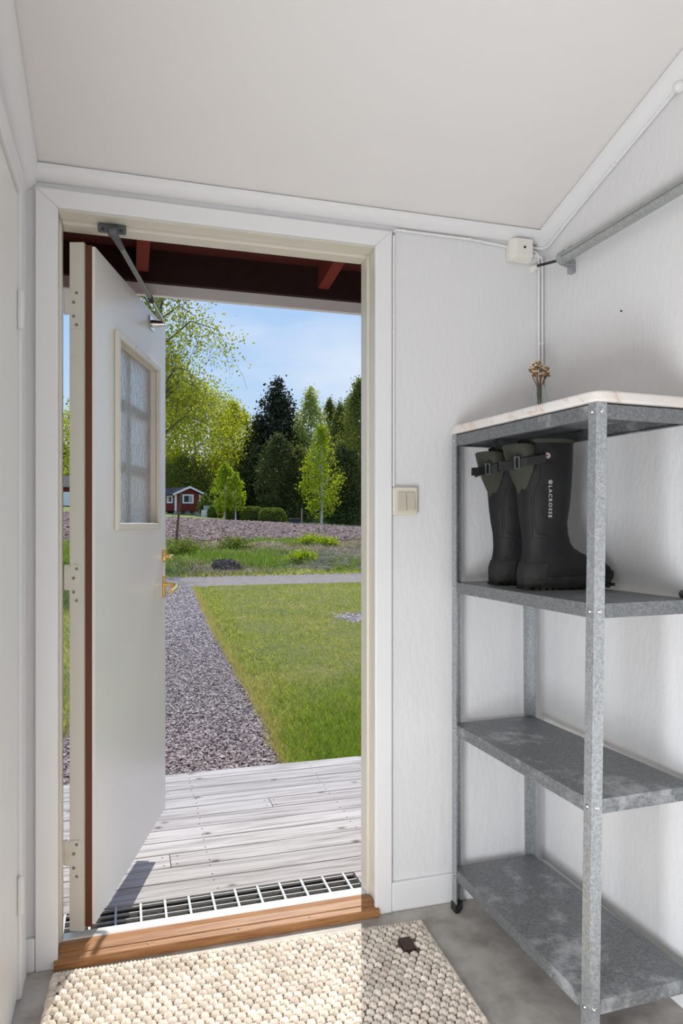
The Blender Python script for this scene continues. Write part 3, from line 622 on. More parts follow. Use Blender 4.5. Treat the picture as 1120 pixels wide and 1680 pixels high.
# ------------------------------------------------------------------ porch: deck, grate, eave, outer wall
ZD = -.10
ow = MB(); ow.box(-3.2,-.20,2.1005,2.122,-.1,2.30); ow.box(.733,4.2,2.1005,2.122,-.1,2.30); ow.box(-.20,.733,2.1005,2.122,1.975,2.30)
struct(ow.obj('wall_outside', REDPAINT), 'red boarded outer face of the house wall', 'wall')
dk = MB(); PW, GAP, y = .1035, .0055, 3.615; k = 0
joints = {0:[], 1:[1.155], 2:[], 3:[], 4:[.62], 5:[], 6:[1.5], 7:[], 8:[.16], 9:[1.3]}
nails = MB()
while y > 2.14:
    y0 = max(y-PW, 2.13)
    xs = [-3.0] + sorted(joints.get(k, []) + [-1.6+(k*.37 % .9), 2.6+(k*.53 % .8)]) + [4.2]
    segs = [(a+.0015, b-.0015) for a, b in zip(xs, xs[1:])]
    if y < 2.49:                                             # boards beside the grate
        segs = [(-3.0, -.262)] + [(.778, 2.2+.2*k % .5), (2.9, 4.2)]
    for a, b in segs:
        dk.box(a, b, y0, y, ZD-.028, ZD)
        for xn in [a+.02, b-.02] + [q for q in np.arange(-2.7, 4.2, .6) if a+.05 < q < b-.05]:
            for yn in (y0+.022, y-.022):
                nails.lathe([(.0032,0),(.0032,.0008)], (xn+random.uniform(-.006,.006), yn+random.uniform(-.004,.004), ZD), n=7)
    y = y0-GAP; k += 1
dd = struct(dk.obj('deck', DECK), 'weathered grey timber deck outside the doorway', 'deck')
no_ = nails.obj('nail_heads', NAIL, dd); no_['kind'] = 'stuff'
struct(MB().box(-3,4.2,2.13,3.60,-.30,-.17).obj('deck_underside', PIT), 'dark ground under the timber deck', 'ground')
gt = thing('boot_scraper_grate', 'galvanised steel grate let into the deck before the threshold', 'grate', (.25,2.38,ZD))
GX0, GX1, GY0, GY1 = -.258, .774, 2.235, 2.492
fr_ = MB(); fr_.box(GX0,GX1,GY1-.012,GY1-.008,ZD-.010,ZD-.001); fr_.box(GX0,GX1,GY0,GY0+.004,ZD-.03,ZD-.001); fr_.box(GX0,GX0+.004,GY0+.004,GY1-.012,ZD-.03,ZD-.001)
fr_.box(GX0,GX1,GY1-.008,GY1-.002,ZD-.004,ZD-.001)
fr_.obj('frame', GALVG, gt)
MB().box(GX0+.001,GX1,GY0+.001,GY1-.0125,-.128,-.1165).obj('tray', PIT, gt)
bb_ = MB(); n = 7
for i in range(1, n): y = GY0 + (GY1-.010-GY0)*i/n; bb_.box(GX0+.004,GX1,y-.0016,y+.0016,ZD-.010,ZD-.003)
bb_.obj('bearing_bars', GALVG, gt)
cb_ = MB(); x = .738
while x > GX0: cb_.box(x-.0035,x+.0035,GY0+.004,GY1-.012,ZD-.012,ZD-.0005); x -= .0765
cb_.obj('cross_bars', GALVG, gt)
# eave: rafters, boarding, fascia, white edge board
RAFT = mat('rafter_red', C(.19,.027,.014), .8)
zr = lambda y: 2.155 + .13*(2.75-y)
er_ = MB()
for i in range(6): y0 = 2.1225+i*.108; er_.prism([(y0,zr(y0)),(y0+.1065,zr(y0+.1065)),(y0+.1065,zr(y0+.1065)+.02),(y0,zr(y0)+.02)], XP, -3.2, 4.2)
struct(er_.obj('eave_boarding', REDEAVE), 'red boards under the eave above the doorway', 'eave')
for xc, lb in ((.062,'red eave rafter above the open door leaf'),(.757,'red eave rafter above the doorway jamb on the shelving side')):
    rf = MB().prism([(2.1225,zr(2.1225)-.085),(2.748,zr(2.748)-.085),(2.748,zr(2.748)-.0005),(2.1225,zr(2.1225)-.0005)], XP, xc-.022, xc+.022).obj('rafter', RAFT)
    struct(rf, lb, 'rafter')
for i, xc in enumerate((-1.2,-.6,1.4,2.05)):
    rf = MB().prism([(2.1225,zr(2.1225)-.085),(2.748,zr(2.748)-.085),(2.748,zr(2.748)-.0005),(2.1225,zr(2.1225)-.0005)], XP, xc-.022, xc+.022).obj('rafter', RAFT)
    struct(rf, ['red eave rafter well left of the doorway','red eave rafter just left of the doorway','red eave rafter just right of the doorway','red eave rafter well right of the doorway'][i], 'rafter')
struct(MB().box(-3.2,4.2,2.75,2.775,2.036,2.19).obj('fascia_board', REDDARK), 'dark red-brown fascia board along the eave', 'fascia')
ge = thing('eave_edge_board', 'white painted edge board under the eave against the sky', 'edge board', (.5,2.79,2.0), kind='structure')
MB().box(-3.2,.145,2.776,2.80,1.993,2.046).obj('board', WHITEP, ge, bev=.002)
MB().box(.146,4.2,2.776,2.80,1.993,2.046).obj('board', WHITEP, ge, bev=.002)
MB().box(.128,.164,2.772,2.7755,1.993,2.034).obj('joint_cover', WHITEP, ge, bev=.001)
struct(MB().prism([(2.10,zr(2.10)+.025),(2.86,zr(2.86)+.025),(2.86,zr(2.86)+.05),(2.10,zr(2.10)+.05)], XP, -3.2, 4.2).obj('eave_roof', ROOFM), 'black roof edge above the eave', 'roof')

# ------------------------------------------------------------------ terrain
def smooth(t): t = np.clip(t,0,1); return t*t*(3-2*t)
def ground(x, y):
    x = np.asarray(x, float); y = np.asarray(y, float)
    z = np.interp(y, [3.4,5,17.3,18.2,27,45,60,75,100,170], [-.2,-.2,-.2,-.15,.45,.93,1.32,2.12,2.7,4.0])
    return z - np.clip(x-8,-14,30)*.048*smooth((y-25)/32)
def gz(x, y): return float(ground(x, y))
def at(u, d):            # bearing of the photographed thing (degrees right of the doorway's axis is folded into x per metre)
    t = (u-560)/1174; ca, sa = math.cos(math.radians(16.85)), math.sin(math.radians(16.85)); return (d*(sa+t*ca), d*(ca-t*sa))
def vz(v, d): return 1.136 - (v-859)/1174*d
def edge_x(y): return float(np.interp(y, [3.5,3.93,4.2,4.6,5,6,9,14.6,18], [.85,.855,.86,.905,.925,.958,1.058,1.356,1.60])) 
def sheet(name, X, Y, m, lift=None, label='', cat='ground'):
    Z = ground(X, Y) + (lift if lift is not None else 0)
    ny, nx = X.shape; V = np.stack([X, Y, Z], -1).reshape(-1,3); i = np.arange(ny*nx).reshape(ny,nx)
    F = np.stack([i[:-1,:-1], i[:-1,1:], i[1:,1:], i[1:,:-1]], -1).reshape(-1,4)
    return struct(np_obj(name, V, F, m, None, True), label, cat)
def fnoise(X, Y, s, seed=0):
    r = np.random.default_rng(seed); o = np.zeros_like(X)
    for k in range(12):
        a = r.uniform(0,2*PI); f_ = s*r.uniform(.6,2.2); o += np.sin((X*math.cos(a)+Y*math.sin(a))*f_ + r.uniform(0,6.3))
    return o/12
ex = np.vectorize(edge_x)
ys = np.concatenate([np.linspace(3.55,6,50), np.linspace(6.1,15.35,70)])
sx = np.linspace(0,1,40)**1.8
Y, Sx = np.meshgrid(ys, sx, indexing='ij'); E_ = ex(Y) + .018*np.sin(Y*9)+.012*np.sin(Y*23)
sheet('lawn', E_ + Sx*(28), Y, TURF, .035*smooth(Sx*60)-.02 + .01*fnoise(Y*0+Sx*28, Y, 3), 'mown lawn right of the gravel path', 'lawn')
Y, Sx = np.meshgrid(ys, np.linspace(0,1,24)**1.8, indexing='ij')
WPATH = 1.28
sheet('lawn_strip', ex(Y)-WPATH - Sx*26, Y, TURF, .01, 'lawn left of the gravel path behind the door', 'lawn')
Y, Sx = np.meshgrid(np.linspace(3.5,15.6,60), np.linspace(-.02,1.02,20), indexing='ij')
sheet('gravel_path', ex(Y)-WPATH + Sx*WPATH, Y, STONEBED, -.012, 'grey gravel path running away from the deck', 'path')
xs = np.linspace(-30,34,80)
Y, X = np.meshgrid(np.linspace(15.2,18.1,14), xs, indexing='ij')
sheet('gravel_road', X, Y, ROAD, .0, 'gravel track crossing beyond the lawn', 'road')
Y, X = np.meshgrid(np.linspace(17.9,27.6,80), np.linspace(-26,34,300), indexing='ij')
vl = (.10*fnoise(X,Y,1.1,3)+.06*fnoise(X,Y,3.1,4))*smooth((Y-17.9)/1.2)*smooth((27.6-Y)/.8)*2.0
VERGE_OBJ = sheet('rough_verge', X, Y, VERGE, vl, 'rough grass bank beyond the gravel track', 'ground')
def vh(x, y): x = np.asarray(x,float); y = np.asarray(y,float); return ground(x,y)+(.10*fnoise(x,y,1.1,3)+.06*fnoise(x,y,3.1,4))*smooth((y-17.9)/1.2)*smooth((27.6-y)/.8)*2.0
Y, X = np.meshgrid(np.linspace(26.8,60.5,200), np.linspace(-32,46,320), indexing='ij')
sheet('ploughed_field', X, Y, SOIL, (.09*fnoise(X,Y,5.5,8)+.08*fnoise(X,Y*1.5,11,9)+.05)*smooth((Y-26.9)/.8)-.02, 'ploughed brown field in front of the forest', 'field')
Y, X = np.meshgrid(np.linspace(60,170,60), np.linspace(-70,110,80), indexing='ij')
sheet('meadow', X, Y, MEADOW, .02, 'green strip of grass around the red cottage', 'meadow')

def quads(P, size, aspect=.55, up=None, droop=0.):
    n = len(P); a = rng.normal(size=(n,3)); 
    if up is not None: a = a*.6 + np.array(up)
    a /= np.linalg.norm(a,axis=1,keepdims=True); b = np.cross(a, rng.normal(size=(n,3))); b /= np.linalg.norm(b,axis=1,keepdims=True)
    s = (np.asarray(size)*rng.uniform(.7,1.3,n))[:,None]
    V = np.stack([P-a*s*.5, P+b*s*aspect*.5, P+a*s*.5, P-b*s*aspect*.5], 1).reshape(-1,3)
    return V, np.arange(4*n).reshape(n,4)
def blades(name, X, Y, Z, h, w, m, lean=.5, parent=None):
    n = len(X); a = rng.uniform(0,2*PI,n); l = rng.normal(0,lean,n)*h; l2 = rng.normal(0,lean,n)*h
    dx, dy = np.cos(a)*w*.5, np.sin(a)*w*.5
    V = np.stack([np.stack([X-dx,Y-dy,Z],-1), np.stack([X+dx,Y+dy,Z],-1), np.stack([X+l,Y+l2,Z+h],-1)],1).reshape(-1,3)
    return np_obj(name, V, np.arange(3*n).reshape(n,3), m, parent)
def crown(name, V, F, leaf, mb, wood, parent):
    tv = np.array(mb.v); tf = np.array([f for f in mb.f if len(f) == 4]); n = len(V)
    o = np_obj(name, np.concatenate([V, tv]), np.concatenate([F, tf+n]), leaf, parent); o.data.materials.append(wood)
    o.data.polygons.foreach_set('material_index', np.concatenate([np.zeros(len(F),int), np.ones(len(tf),int)])); return o
def stuff(o, label, cat): return tag(o, label, cat, kind='stuff')
# lawn grass
def scatter(n, y0, y1, fn, pw=1.0):
    Y = y0 + (y1-y0)*rng.random(n)**pw; a, b = fn(Y); return a + (b-a)*rng.random(n), Y
def lawn_h(x, y): return ground(x, y) + .008
def clumped(X, Y, k, sg):
    n = len(X); c = rng.integers(0, n, n); m = rng.random(n) < k; X = np.where(m, X[(c//24)*24 % n] + rng.normal(0,sg,n), X); Y = np.where(m, Y[(c//24)*24 % n] + rng.normal(0,sg,n), Y)
    ok = (X > ex(np.clip(Y,3.6,15.2))+.004) & (Y > 3.63) & (Y < 15.25); return X[ok], Y[ok]
X, Y = scatter(100000, 3.63, 15.25, lambda y: (ex(y)+.004, np.maximum(.36*y+.6, ex(y)+.5)), 1.3)
X, Y = clumped(X, Y, .45, .022)
pt = ((X-3.25)/.42)**2 + ((Y-9.5)/.55)**2 < 1; X, Y = X[~pt], Y[~pt]
stuff(blades('lawn_grass', X, Y, lawn_h(X,Y)-.004, rng.uniform(.018,.045,len(X)), rng.uniform(.004,.007,len(X))*np.clip(Y/5,1,2.4), BLADE, .8), 'short yellow-green grass blades of the lawn', 'grass')
X, Y = scatter(48000, 3.63, 7.2, lambda y: (ex(y)+.01, np.maximum(.36*y+.6, ex(y)+.5)), 1.6)
X, Y = clumped(X, Y, .6, .02)
q_ = rng.random(len(X)) < np.clip((6.5-Y)/2.2 + .9*fnoise(X,Y,3.,5), 0, 1)*np.clip((X-ex(Y)-.14*np.clip(Y-4.,0,9))/.5+.25, 0, 1); X, Y = X[q_], Y[q_]
stuff(blades('lush_grass', X, Y, lawn_h(X,Y)-.004, rng.uniform(.03,.075,len(X)), rng.uniform(.004,.0075,len(X)), LUSH, .6), 'longer fresh green grass of the lawn next to the deck', 'grass')
Xe = []; Yq = rng.uniform(3.63,15.2,9000); Xe = ex(Yq)+rng.normal(.012,.022,9000)
stuff(blades('edge_grass', Xe, Yq, ground(Xe,Yq)-.005, rng.uniform(.03,.075,9000), np.full(9000,.006), mat('dry_edge_grass', C(.60,.57,.14), .7, island=.4, transl=.4, col2=C(.48,.38,.15), scale=2.2), .6), 'dry yellow grass fringe along the gravel path edge', 'grass')
n = 16000; X, Y = scatter(n, 3.65, 15.2, lambda y: (ex(y)-WPATH-1.2, ex(y)-WPATH+.02), 1.3)
stuff(blades('strip_grass', X, Y, ground(X,Y)+.004, rng.uniform(.03,.07,n), np.full(n,.009), BLADE, .5), 'grass blades of the lawn left of the path', 'grass')
# bare patch in the lawn
Yp = rng.normal(9.5,.25,900); Xp = rng.normal(3.25,.2,900)
# gravel stones
SV = np.array([(1,0,.1),(.5,.8,-.1),(-.55,.75,.1),(-1,0,-.1),(-.5,-.8,.1),(.5,-.75,-.05),(.1,.05,.75),(-.1,-.05,-.6)]); SF = np.array([(6,i,(i+1)%6) for i in range(6)]+[(7,(i+1)%6,i) for i in range(6)])
def stones(name, X, Y, Z, s, m, flat=.7):
    n = len(X); V = SV[None]*rng.uniform(.65,1.25,(n,8,1)); a = rng.uniform(0,2*PI,n)[:,None]; e = rng.uniform(.6,1,(n,1))
    vx_ = V[...,0]; vy_ = V[...,1]*e; vz_ = V[...,2]*flat; tl = rng.normal(0,.35,(n,1)); vz_ = vz_ + vx_*tl
    P = np.stack([X[:,None]+s[:,None]*(vx_*np.cos(a)-vy_*np.sin(a)), Y[:,None]+s[:,None]*(vx_*np.sin(a)+vy_*np.cos(a)), Z[:,None]+s[:,None]*vz_], -1).reshape(-1,3)
    return np_obj(name, P, (SF[None]+(np.arange(n)*8)[:,None,None]).reshape(-1,3), m)
n = 42000; X, Y = scatter(n, 3.60, 15.4, lambda y: (ex(y)-WPATH+.03, ex(y)-.004), 1.7)
stuff(stones('gravel', X, Y, ground(X,Y)-.004+rng.uniform(0,.010,n), rng.uniform(.0075,.0145,n)*np.clip(Y/6.5,1,1.7), STONE), 'loose grey stones of the gravel path', 'gravel')
stuff(stones('bare_patch', Xp, Yp, ground(Xp,Yp)+.012, rng.uniform(.02,.04,900), STONE), 'bare stony patch in the lawn near the doorway jamb', 'gravel')
# clods on the field
n = 26000; X, Y = scatter(n, 27.1, 60.2, lambda y: (y*.0-6, y*.45+3), 1.1)
stuff(stones('soil_clods', X, Y, ground(X,Y)+.04+.06*rng.random(n), rng.uniform(.05,.17,n)*np.clip(Y/38,.8,1.25), CLOD, .8), 'brown clods of the ploughed field', 'soil')
# verge vegetation: green tufts, dry straw
cxy = np.stack([rng.uniform(-3,12.5,300), rng.uniform(18.3,27.2,300)],-1); kind = fnoise(cxy[:,0], cxy[:,1], .9, 21) - .05*(cxy[:,0]-4.5)
g_ = cxy[kind > -.06]; d_ = cxy[kind <= .14]
def tufts(cs, per, sig, h, w, name, m, lean, label):
    P = np.repeat(cs, per, 0) + rng.normal(0, sig, (len(cs)*per,2)); P = P[(P[:,1] > 18.0) & (P[:,1] < 27.6)]
    n = len(P); stuff(blades(name, P[:,0], P[:,1], vh(P[:,0],P[:,1])-.02, rng.uniform(*h,n), rng.uniform(*w,n), m, lean), label, 'grass')
tufts(g_, 170, .34, (.07,.24), (.02,.045), 'green_tufts', WEED, .45, 'fresh green tufts on the rough bank')
tufts(d_, 260, .42, (.05,.17), (.02,.05), 'dry_grass', STRAW, 1.5, 'flattened dry grass on the rough bank')
P = np.stack([rng.uniform(-4,13,9000), rng.uniform(17.9,27.4,9000)],-1)
stuff(blades('verge_grass', P[:,0], P[:,1], vh(P[:,0],P[:,1])-.02, rng.uniform(.04,.14,9000), rng.uniform(.02,.04,9000), BLADE, .7), 'thin grass all over the rough bank', 'grass')
P = np.stack([rng.uniform(-4,13,7000), rng.uniform(17.75,18.6,7000)],-1)
stuff(blades('track_edge_grass', P[:,0], P[:,1], ground(P[:,0],P[:,1]), rng.uniform(.03,.09,7000), rng.uniform(.015,.03,7000), BLADE, .6), 'short grass along the far edge of the gravel track', 'grass')
# a few leafy weeds standing out of the bank
for i, (u, v, d, r) in enumerate(((510,888,26.3,.42),(535,890,26.0,.40),(497,914,20.6,.36),(300,905,22.5,.6),(385,900,23.5,.5))):
    x, y = at(u, d); p = rng.normal(size=(1500,3))*np.array([r*.5,r*.4,r*.28]) + np.array([x,y,float(vh(x,y))+r*.25]); p = p[p[:,2] > float(vh(x,y))-.05]
    V, F = quads(p, .10, .4, (0,0,.7))
    wo = np_obj('weed_clump', V, F, LF['bright'] if i < 3 else LF['hedge'])
    tag(wo, ['bright weed clump at the top of the bank, under the pale birch','bright weed clump at the top of the bank, nearest the doorway jamb','small bright weed clump halfway up the bank','broad weed clump at the foot of the leaning stake','weed clump on the bank behind the dark root ball'][i], 'weed')
# root ball
rx_, ry_ = at(370, 18.9); rz_ = float(vh(rx_, ry_)); rb = thing('root_ball', 'dark dug-up root ball lying on the bank by the track', 'root ball', (rx_, ry_, rz_))
rbm = MB(); rings = []
for i in range(7):
    t = i/6; rr = math.cos(t*PI/2)**.6+.02; rings.append([(rx_+.42*rr*math.cos(a)*(1+.16*math.sin(3*a+i)), ry_+.28*rr*math.sin(a)*(1+.16*math.cos(4*a+i)), rz_-.06+.40*math.sin(t*PI/2)+.03*math.sin(7*a+i*2)) for a in [2*PI*k/22 for k in range(22)]])
rbm.loft(rings).obj('soil_lump', ROOT, rb)
tw = MB()
for i in range(90):
    a = random.uniform(0,2*PI); e = random.uniform(.1,1.2); p = Vector((rx_+.40*math.cos(a)*math.cos(e), ry_+.27*math.sin(a)*math.cos(e), rz_-.04+.38*math.sin(e)))
    q = p+Vector((random.uniform(-.2,.2),random.uniform(-.15,.1),random.uniform(-.12,.1))); tw.tube([p,(p+q)/2+Vector((0,0,.03)),q],[.016,.012,.005],5)
tw.obj('roots', TWIG, rb)
# brushwood on the right of the bank
bw = MB()
for i in range(260):
    x, y = at(random.gauss(540,32), random.uniform(19.0,24.0)); z = float(vh(x,y)); a = random.uniform(0,PI); l = random.uniform(.15,.6)
    bw.tube([(x-l*math.cos(a),y-l*math.sin(a)*.5,z+random.uniform(0,.14)),(x,y,z+random.uniform(.05,.2)),(x+l*math.cos(a),y+l*math.sin(a)*.5,z+random.uniform(0,.16))],[.007,.010,.004],4)
stuff(bw.obj('brushwood', mat('pale_twigs', C(.40,.34,.28), .9, island=.4)), 'pale dry twigs strewn over the bank below the lime-green birch', 'brushwood')
# stake
sx_, sy_ = at(288, 25.5); szz = float(vh(sx_, sy_)); tx_, ty_ = at(297, 25.5); sk = thing('wooden_stake', 'leaning brown wooden stake on the bank beside the door edge', 'stake', (sx_,sy_,szz))
MB().tube([(sx_,sy_,szz-.15),((sx_+tx_)/2-.01,sy_,(szz+vz(815,25.5))/2),(tx_,ty_,vz(808,25.5))], [.045,.042,.03], 8).obj('pole', STAKEM, sk, smooth=50)
fs_x, fs_y = at(494.5, 59); MBp = MB().tube([(fs_x,fs_y,gz(fs_x,fs_y)-.1),(fs_x+.02,fs_y,vz(834,59))], .06, 6).obj('fence_post', TWIG); tag(MBp, 'thin grey post at the far edge of the field', 'post')
db_x, db_y = at(483, 60.5); bxm = MB(); zb = gz(db_x,db_y); bxm.box(db_x-.38,db_x+.38,db_y-.3,db_y+.3,zb-.1,zb+.42); bxm.prism([(-.46,.42),(.46,.42),(.40,.56),(-.40,.56)], lambda u,v,h: (db_x+u,db_y+h,zb+v), -.36,.36)
tag(bxm.obj('storage_box', ROOFM, bev=.03), 'small dark lidded box behind the field by the grey post', 'box')

# ------------------------------------------------------------------ trees
def trunk_mesh(name, pts, radii, m, parent, n=8): return MB().tube(pts, radii, n).obj(name, m, parent, smooth=60)
def envelope(n, h0, h1, r, shape):
    """points in a crown between heights h0..h1, radius r, more near the outside"""
    t = rng.random(n); 
    if shape == 'cone': t = 1-np.sqrt(rng.random(n))*.995; rad = r*(1-t)**.8+.05
    elif shape == 'drop': rad = r*np.sin(PI*np.clip(t*.92+.06,0,1)**.75)
    else: rad = r*np.sqrt(np.clip(1-(2*t-.95)**2,.02,1))
    a = rng.uniform(0,2*PI,n); q = rng.random(n)**.45*rad
    return np.stack([q*np.cos(a), q*np.sin(a), h0+(h1-h0)*t], -1)
def tree(name, u, vtop, d, hw, shape, leaf, label, cat='tree', n=5200, size=None, trunk=BARK, h0=.12, clump=26, sag=0., base=None, group=None, tr=.5, xy=None, top=None):
    x, y = xy or at(u, d); zb = gz(x, y) if base is None else base; top = (vz(vtop, d) if top is None else top) - zb; r = hw/1174*d; size = size or d*.0034
    o = thing(name, label, cat, (x, y, zb), group=group)
    nc = max(8, n//clump); c = envelope(nc, top*h0, top*.985, r, shape)
    if shape == 'cone':
        P = np.repeat(c, clump, 0); a = np.arctan2(P[:,1],P[:,0]) ; out = rng.normal(0,.5,len(P))*r*.14
        P = P + np.stack([np.cos(a)*out, np.sin(a)*out, -np.abs(out)*.35+rng.normal(0,.012*top,len(P))],-1) + rng.normal(0,.035*r,(len(P),3))
    else:
        P = np.repeat(c, clump, 0) + rng.normal(0,1,(nc*clump,3))*np.array([r*.11,r*.11,r*.10+top*.008])
        if sag: P[:,2] -= np.abs(rng.normal(0,sag,len(P)))
    lead = np.stack([rng.normal(0,.06,40)*r, rng.normal(0,.06,40)*r, top*(.95+.06*rng.random(40))],-1); P = np.concatenate([P, lead])
    V, F = quads(P + np.array([x,y,zb]), size, .6)
    rt = max(.05, tr*top*.022)
    tm = MB(); tm.tube([(x,y,zb-.2),(x+.01*top,y,zb+top*.45),(x,y,zb+top*.93)],[rt,rt*.7,rt*.12],8)
    tm.obj('trunk', trunk, o, smooth=60)
    bm_ = MB()
    for k in range(14):
        q = c[rng.integers(nc)]; hh = max(top*.1, q[2]-abs(q[0])*.6-.04*top); p0 = Vector((x,y,zb+hh)); p1 = Vector((x+q[0],y+q[1],zb+q[2]))
        bm_.tube([p0, p0.lerp(p1,.5)+Vector((0,0,.03*top)), p1],[rt*.3,rt*.2,rt*.06],5)
    crown('crown', V, F, LF[leaf], bm_, trunk, o)
    return o
# the big weeping birch near the bank
bx_, by_ = at(262, 21.5); bz_ = float(vh(bx_, by_)); bt = thing('weeping_birch', 'tall weeping birch behind the door with thin hanging twigs', 'tree', (bx_,by_,bz_))
MB().tube([(bx_,by_,bz_-.3),(bx_-.05,by_,bz_+2.5),(bx_+.02,by_+.05,bz_+6),(bx_-.1,by_,bz_+9.5),(bx_,by_,bz_+13)],[.22,.17,.14,.09,.02],10).obj('trunk', BIRCH, bt, smooth=60)
br = MB(); tips = []
for k in range(64):
    h = rng.uniform(3.0,12.0); a = rng.uniform(0,2*PI); ln = rng.uniform(1.0,2.35)*(1-.045*max(0,h-8)); 
    p0 = Vector((bx_,by_,bz_+h)); dr = Vector((math.cos(a),math.sin(a),0)); p1 = p0+dr*ln*.5+Vector((0,0,ln*.42)); p2 = p0+dr*ln*.95+Vector((0,0,ln*.28)); p3 = p2+dr*.14*ln+Vector((0,0,-ln*.3))
    br.tube([p0,p1,p2,p3],[.036,.022,.012,.004],5)
    for t in np.linspace(.25,1,9):
        q = p0*(1-t)**3+p1*3*t*(1-t)**2+p2*3*t*t*(1-t)+p3*t**3; tips.append(q)
LP = []
for q in tips:
    for j in range(2):
        s0 = Vector(q)+Vector(rng.normal(0,.2,3)); L_ = rng.uniform(.3,1.1); sway = Vector(rng.normal(0,.3,3))
        br.tube([s0, s0+Vector((sway.x*.6,sway.y*.6,-L_*.4)), s0+Vector((sway.x,sway.y,-L_))],[.005,.004,.003],4,False)
    m_ = 64
    c_ = np.array(q)[None] + rng.normal(0,1,(m_,3))*np.array([.34,.34,.36]); c_[:,2] -= .35*rng.random(m_); LP.append(c_)
V, F = quads(np.concatenate(LP), .085, .66); crown('crown', V, F, LF['birch'], br, mat('birch_twig', C(.14,.11,.09), .9), bt)

tree('maple', 318, 632, 82, 92, 'round', 'yellow', 'big yellow-green tree directly behind the red cottage', n=21000, h0=.14, sag=.3)
tree('maple', 238, 610, 88, 80, 'round', 'yellow', 'big yellow-green tree hidden mostly by the open door', n=12000, h0=.14)
tree('maple', 120, 680, 86, 80, 'round', 'yellow', 'yellow-green tree seen through the gap at the door hinges', n=8000, h0=.1)
tree('maple', 383, 662, 90, 40, 'round', 'yellow', 'slimmer yellow-green tree between the cottage tree and the dark spruce', n=9000, h0=.22)
tree('shade_tree', 300, 752, 78, 60, 'round', 'mid', 'dull green bushy tree close behind the cottage roof', n=9000, h0=.0)
tree('shade_tree', 425, 735, 80, 40, 'round', 'dark', 'dark green tree by the foot of the tall spruce', n=9000, h0=.0)
tree('spruce', 455, 618, 84, 92, 'cone', 'spruce', 'tall dark spruce with a pointed top', n=34000, h0=.02, size=.36, tr=.7)
tree('spruce', 422, 694, 96, 46, 'cone', 'spruce', 'shorter dark spruce behind the young tree', n=13000, h0=.02, size=.42, tr=.7)
tree('alder', 456, 716, 71, 36, 'round', 'dark', 'dark olive bushy tree in front of the spruce', n=9000, h0=.02)
tree('alder', 490, 735, 72, 30, 'round', 'mid', 'mid green bushy tree between spruce and pale birch', n=7000, h0=.02)
tree('young_birch', 527, 700, 65, 36, 'drop', 'bright', 'bright lime-green young birch with a white trunk at the field edge', n=5200, h0=.13, size=.21, trunk=BIRCH, sag=.25, tr=.75)
tree('tall_birch', 509, 636, 82, 42, 'drop', 'pale', 'tall pale green birch behind the lime-green one', n=10000, h0=.1, size=.25, trunk=BIRCH, sag=.5)
tree('tall_birch', 541, 655, 88, 27, 'drop', 'mid', 'thin grey-green tree poking up behind the lime-green birch', n=6500, h0=.1, size=.26)
tree('tall_birch', 572, 655, 86, 40, 'drop', 'olive', 'broad olive tree behind the others by the door jamb', n=11000, h0=.05, size=.25, sag=.3)
tree('tall_birch', 558, 664, 80, 38, 'drop', 'mid', 'thin olive tree between the lime-green birch and the door jamb', n=10000, h0=.05, size=.25, sag=.3)
tree('aspen', 590, 622, 73, 46, 'drop', 'olive', 'tall olive-green tree beside the door jamb', n=15000, h0=.03, size=.25, sag=.4)
tree('aspen', 640, 600, 76, 60, 'drop', 'olive', 'olive-green tree hidden behind the wall beyond the door jamb', n=9000, h0=.04)
tree('aspen', 562, 735, 71, 36, 'round', 'dark', 'low dark tree at the foot of the tall olive one', n=8000, h0=.0)
tree('forest_birch', 475, 690, 92, 26, 'drop', 'mid', 'mid green tree peeping between the spruce and the pale birch', n=5000, h0=.1, size=.3)
tree('slim_tree', 369, 758, 63, 26, 'drop', 'bright', 'slim light green tree beside the yellow trestle', n=3000, h0=.22, size=.20, trunk=BIRCH, sag=.15, tr=.8)
tree('slim_tree', 386, 775, 62, 19, 'drop', 'bright', 'slim light green tree in front of the clipped bushes', n=2000, h0=.26, size=.20, trunk=BIRCH, sag=.15, tr=.8)
tree('garden_shrub', 336, 812, 68, 13, 'round', 'hedge', 'yellowish shrub hugging the cottage corner beside the bushes', cat='shrub', n=1400, h0=.05, size=.2)
proto = tree('forest_tree', 470, 748, 102, 52, 'round', 'dark', 'dark tree of the dense forest behind the garden', n=4200, h0=.0, group='trees of the forest edge', size=.42)
kids = list(proto.children)
for i, (u, d, s) in enumerate(((90,98,1.0),(160,104,.95),(225,100,1.05),(290,106,1.0),(350,103,.92),(405,108,1.02),(440,98,.85),(512,98,.85),(535,104,.98),(560,97,.88),(585,96,.95),(610,100,1.1),(660,98,1.1),(720,96,1.15),(790,99,1.1),(30,100,1.05))):
    x, y = at(u, d); r = proto.copy(); COL.objects.link(r); r.location = (x, y, gz(x,y)-.3); r.scale = (s, s, s); r.rotation_euler = (0,0,i*1.3)
    for c in kids: q = c.copy(); q.parent = r; COL.objects.link(q)
pp = []
for i in range(2600): x, y = at(rng.uniform(470,640), rng.uniform(66,74)); pp.append((x, y, gz(x,y)+abs(rng.normal(0,.9))))
V, F = quads(np.array(pp), .3, .5); stuff(np_obj('undergrowth', V, F, LF['dark']), 'dark undergrowth along the foot of the forest', 'undergrowth')
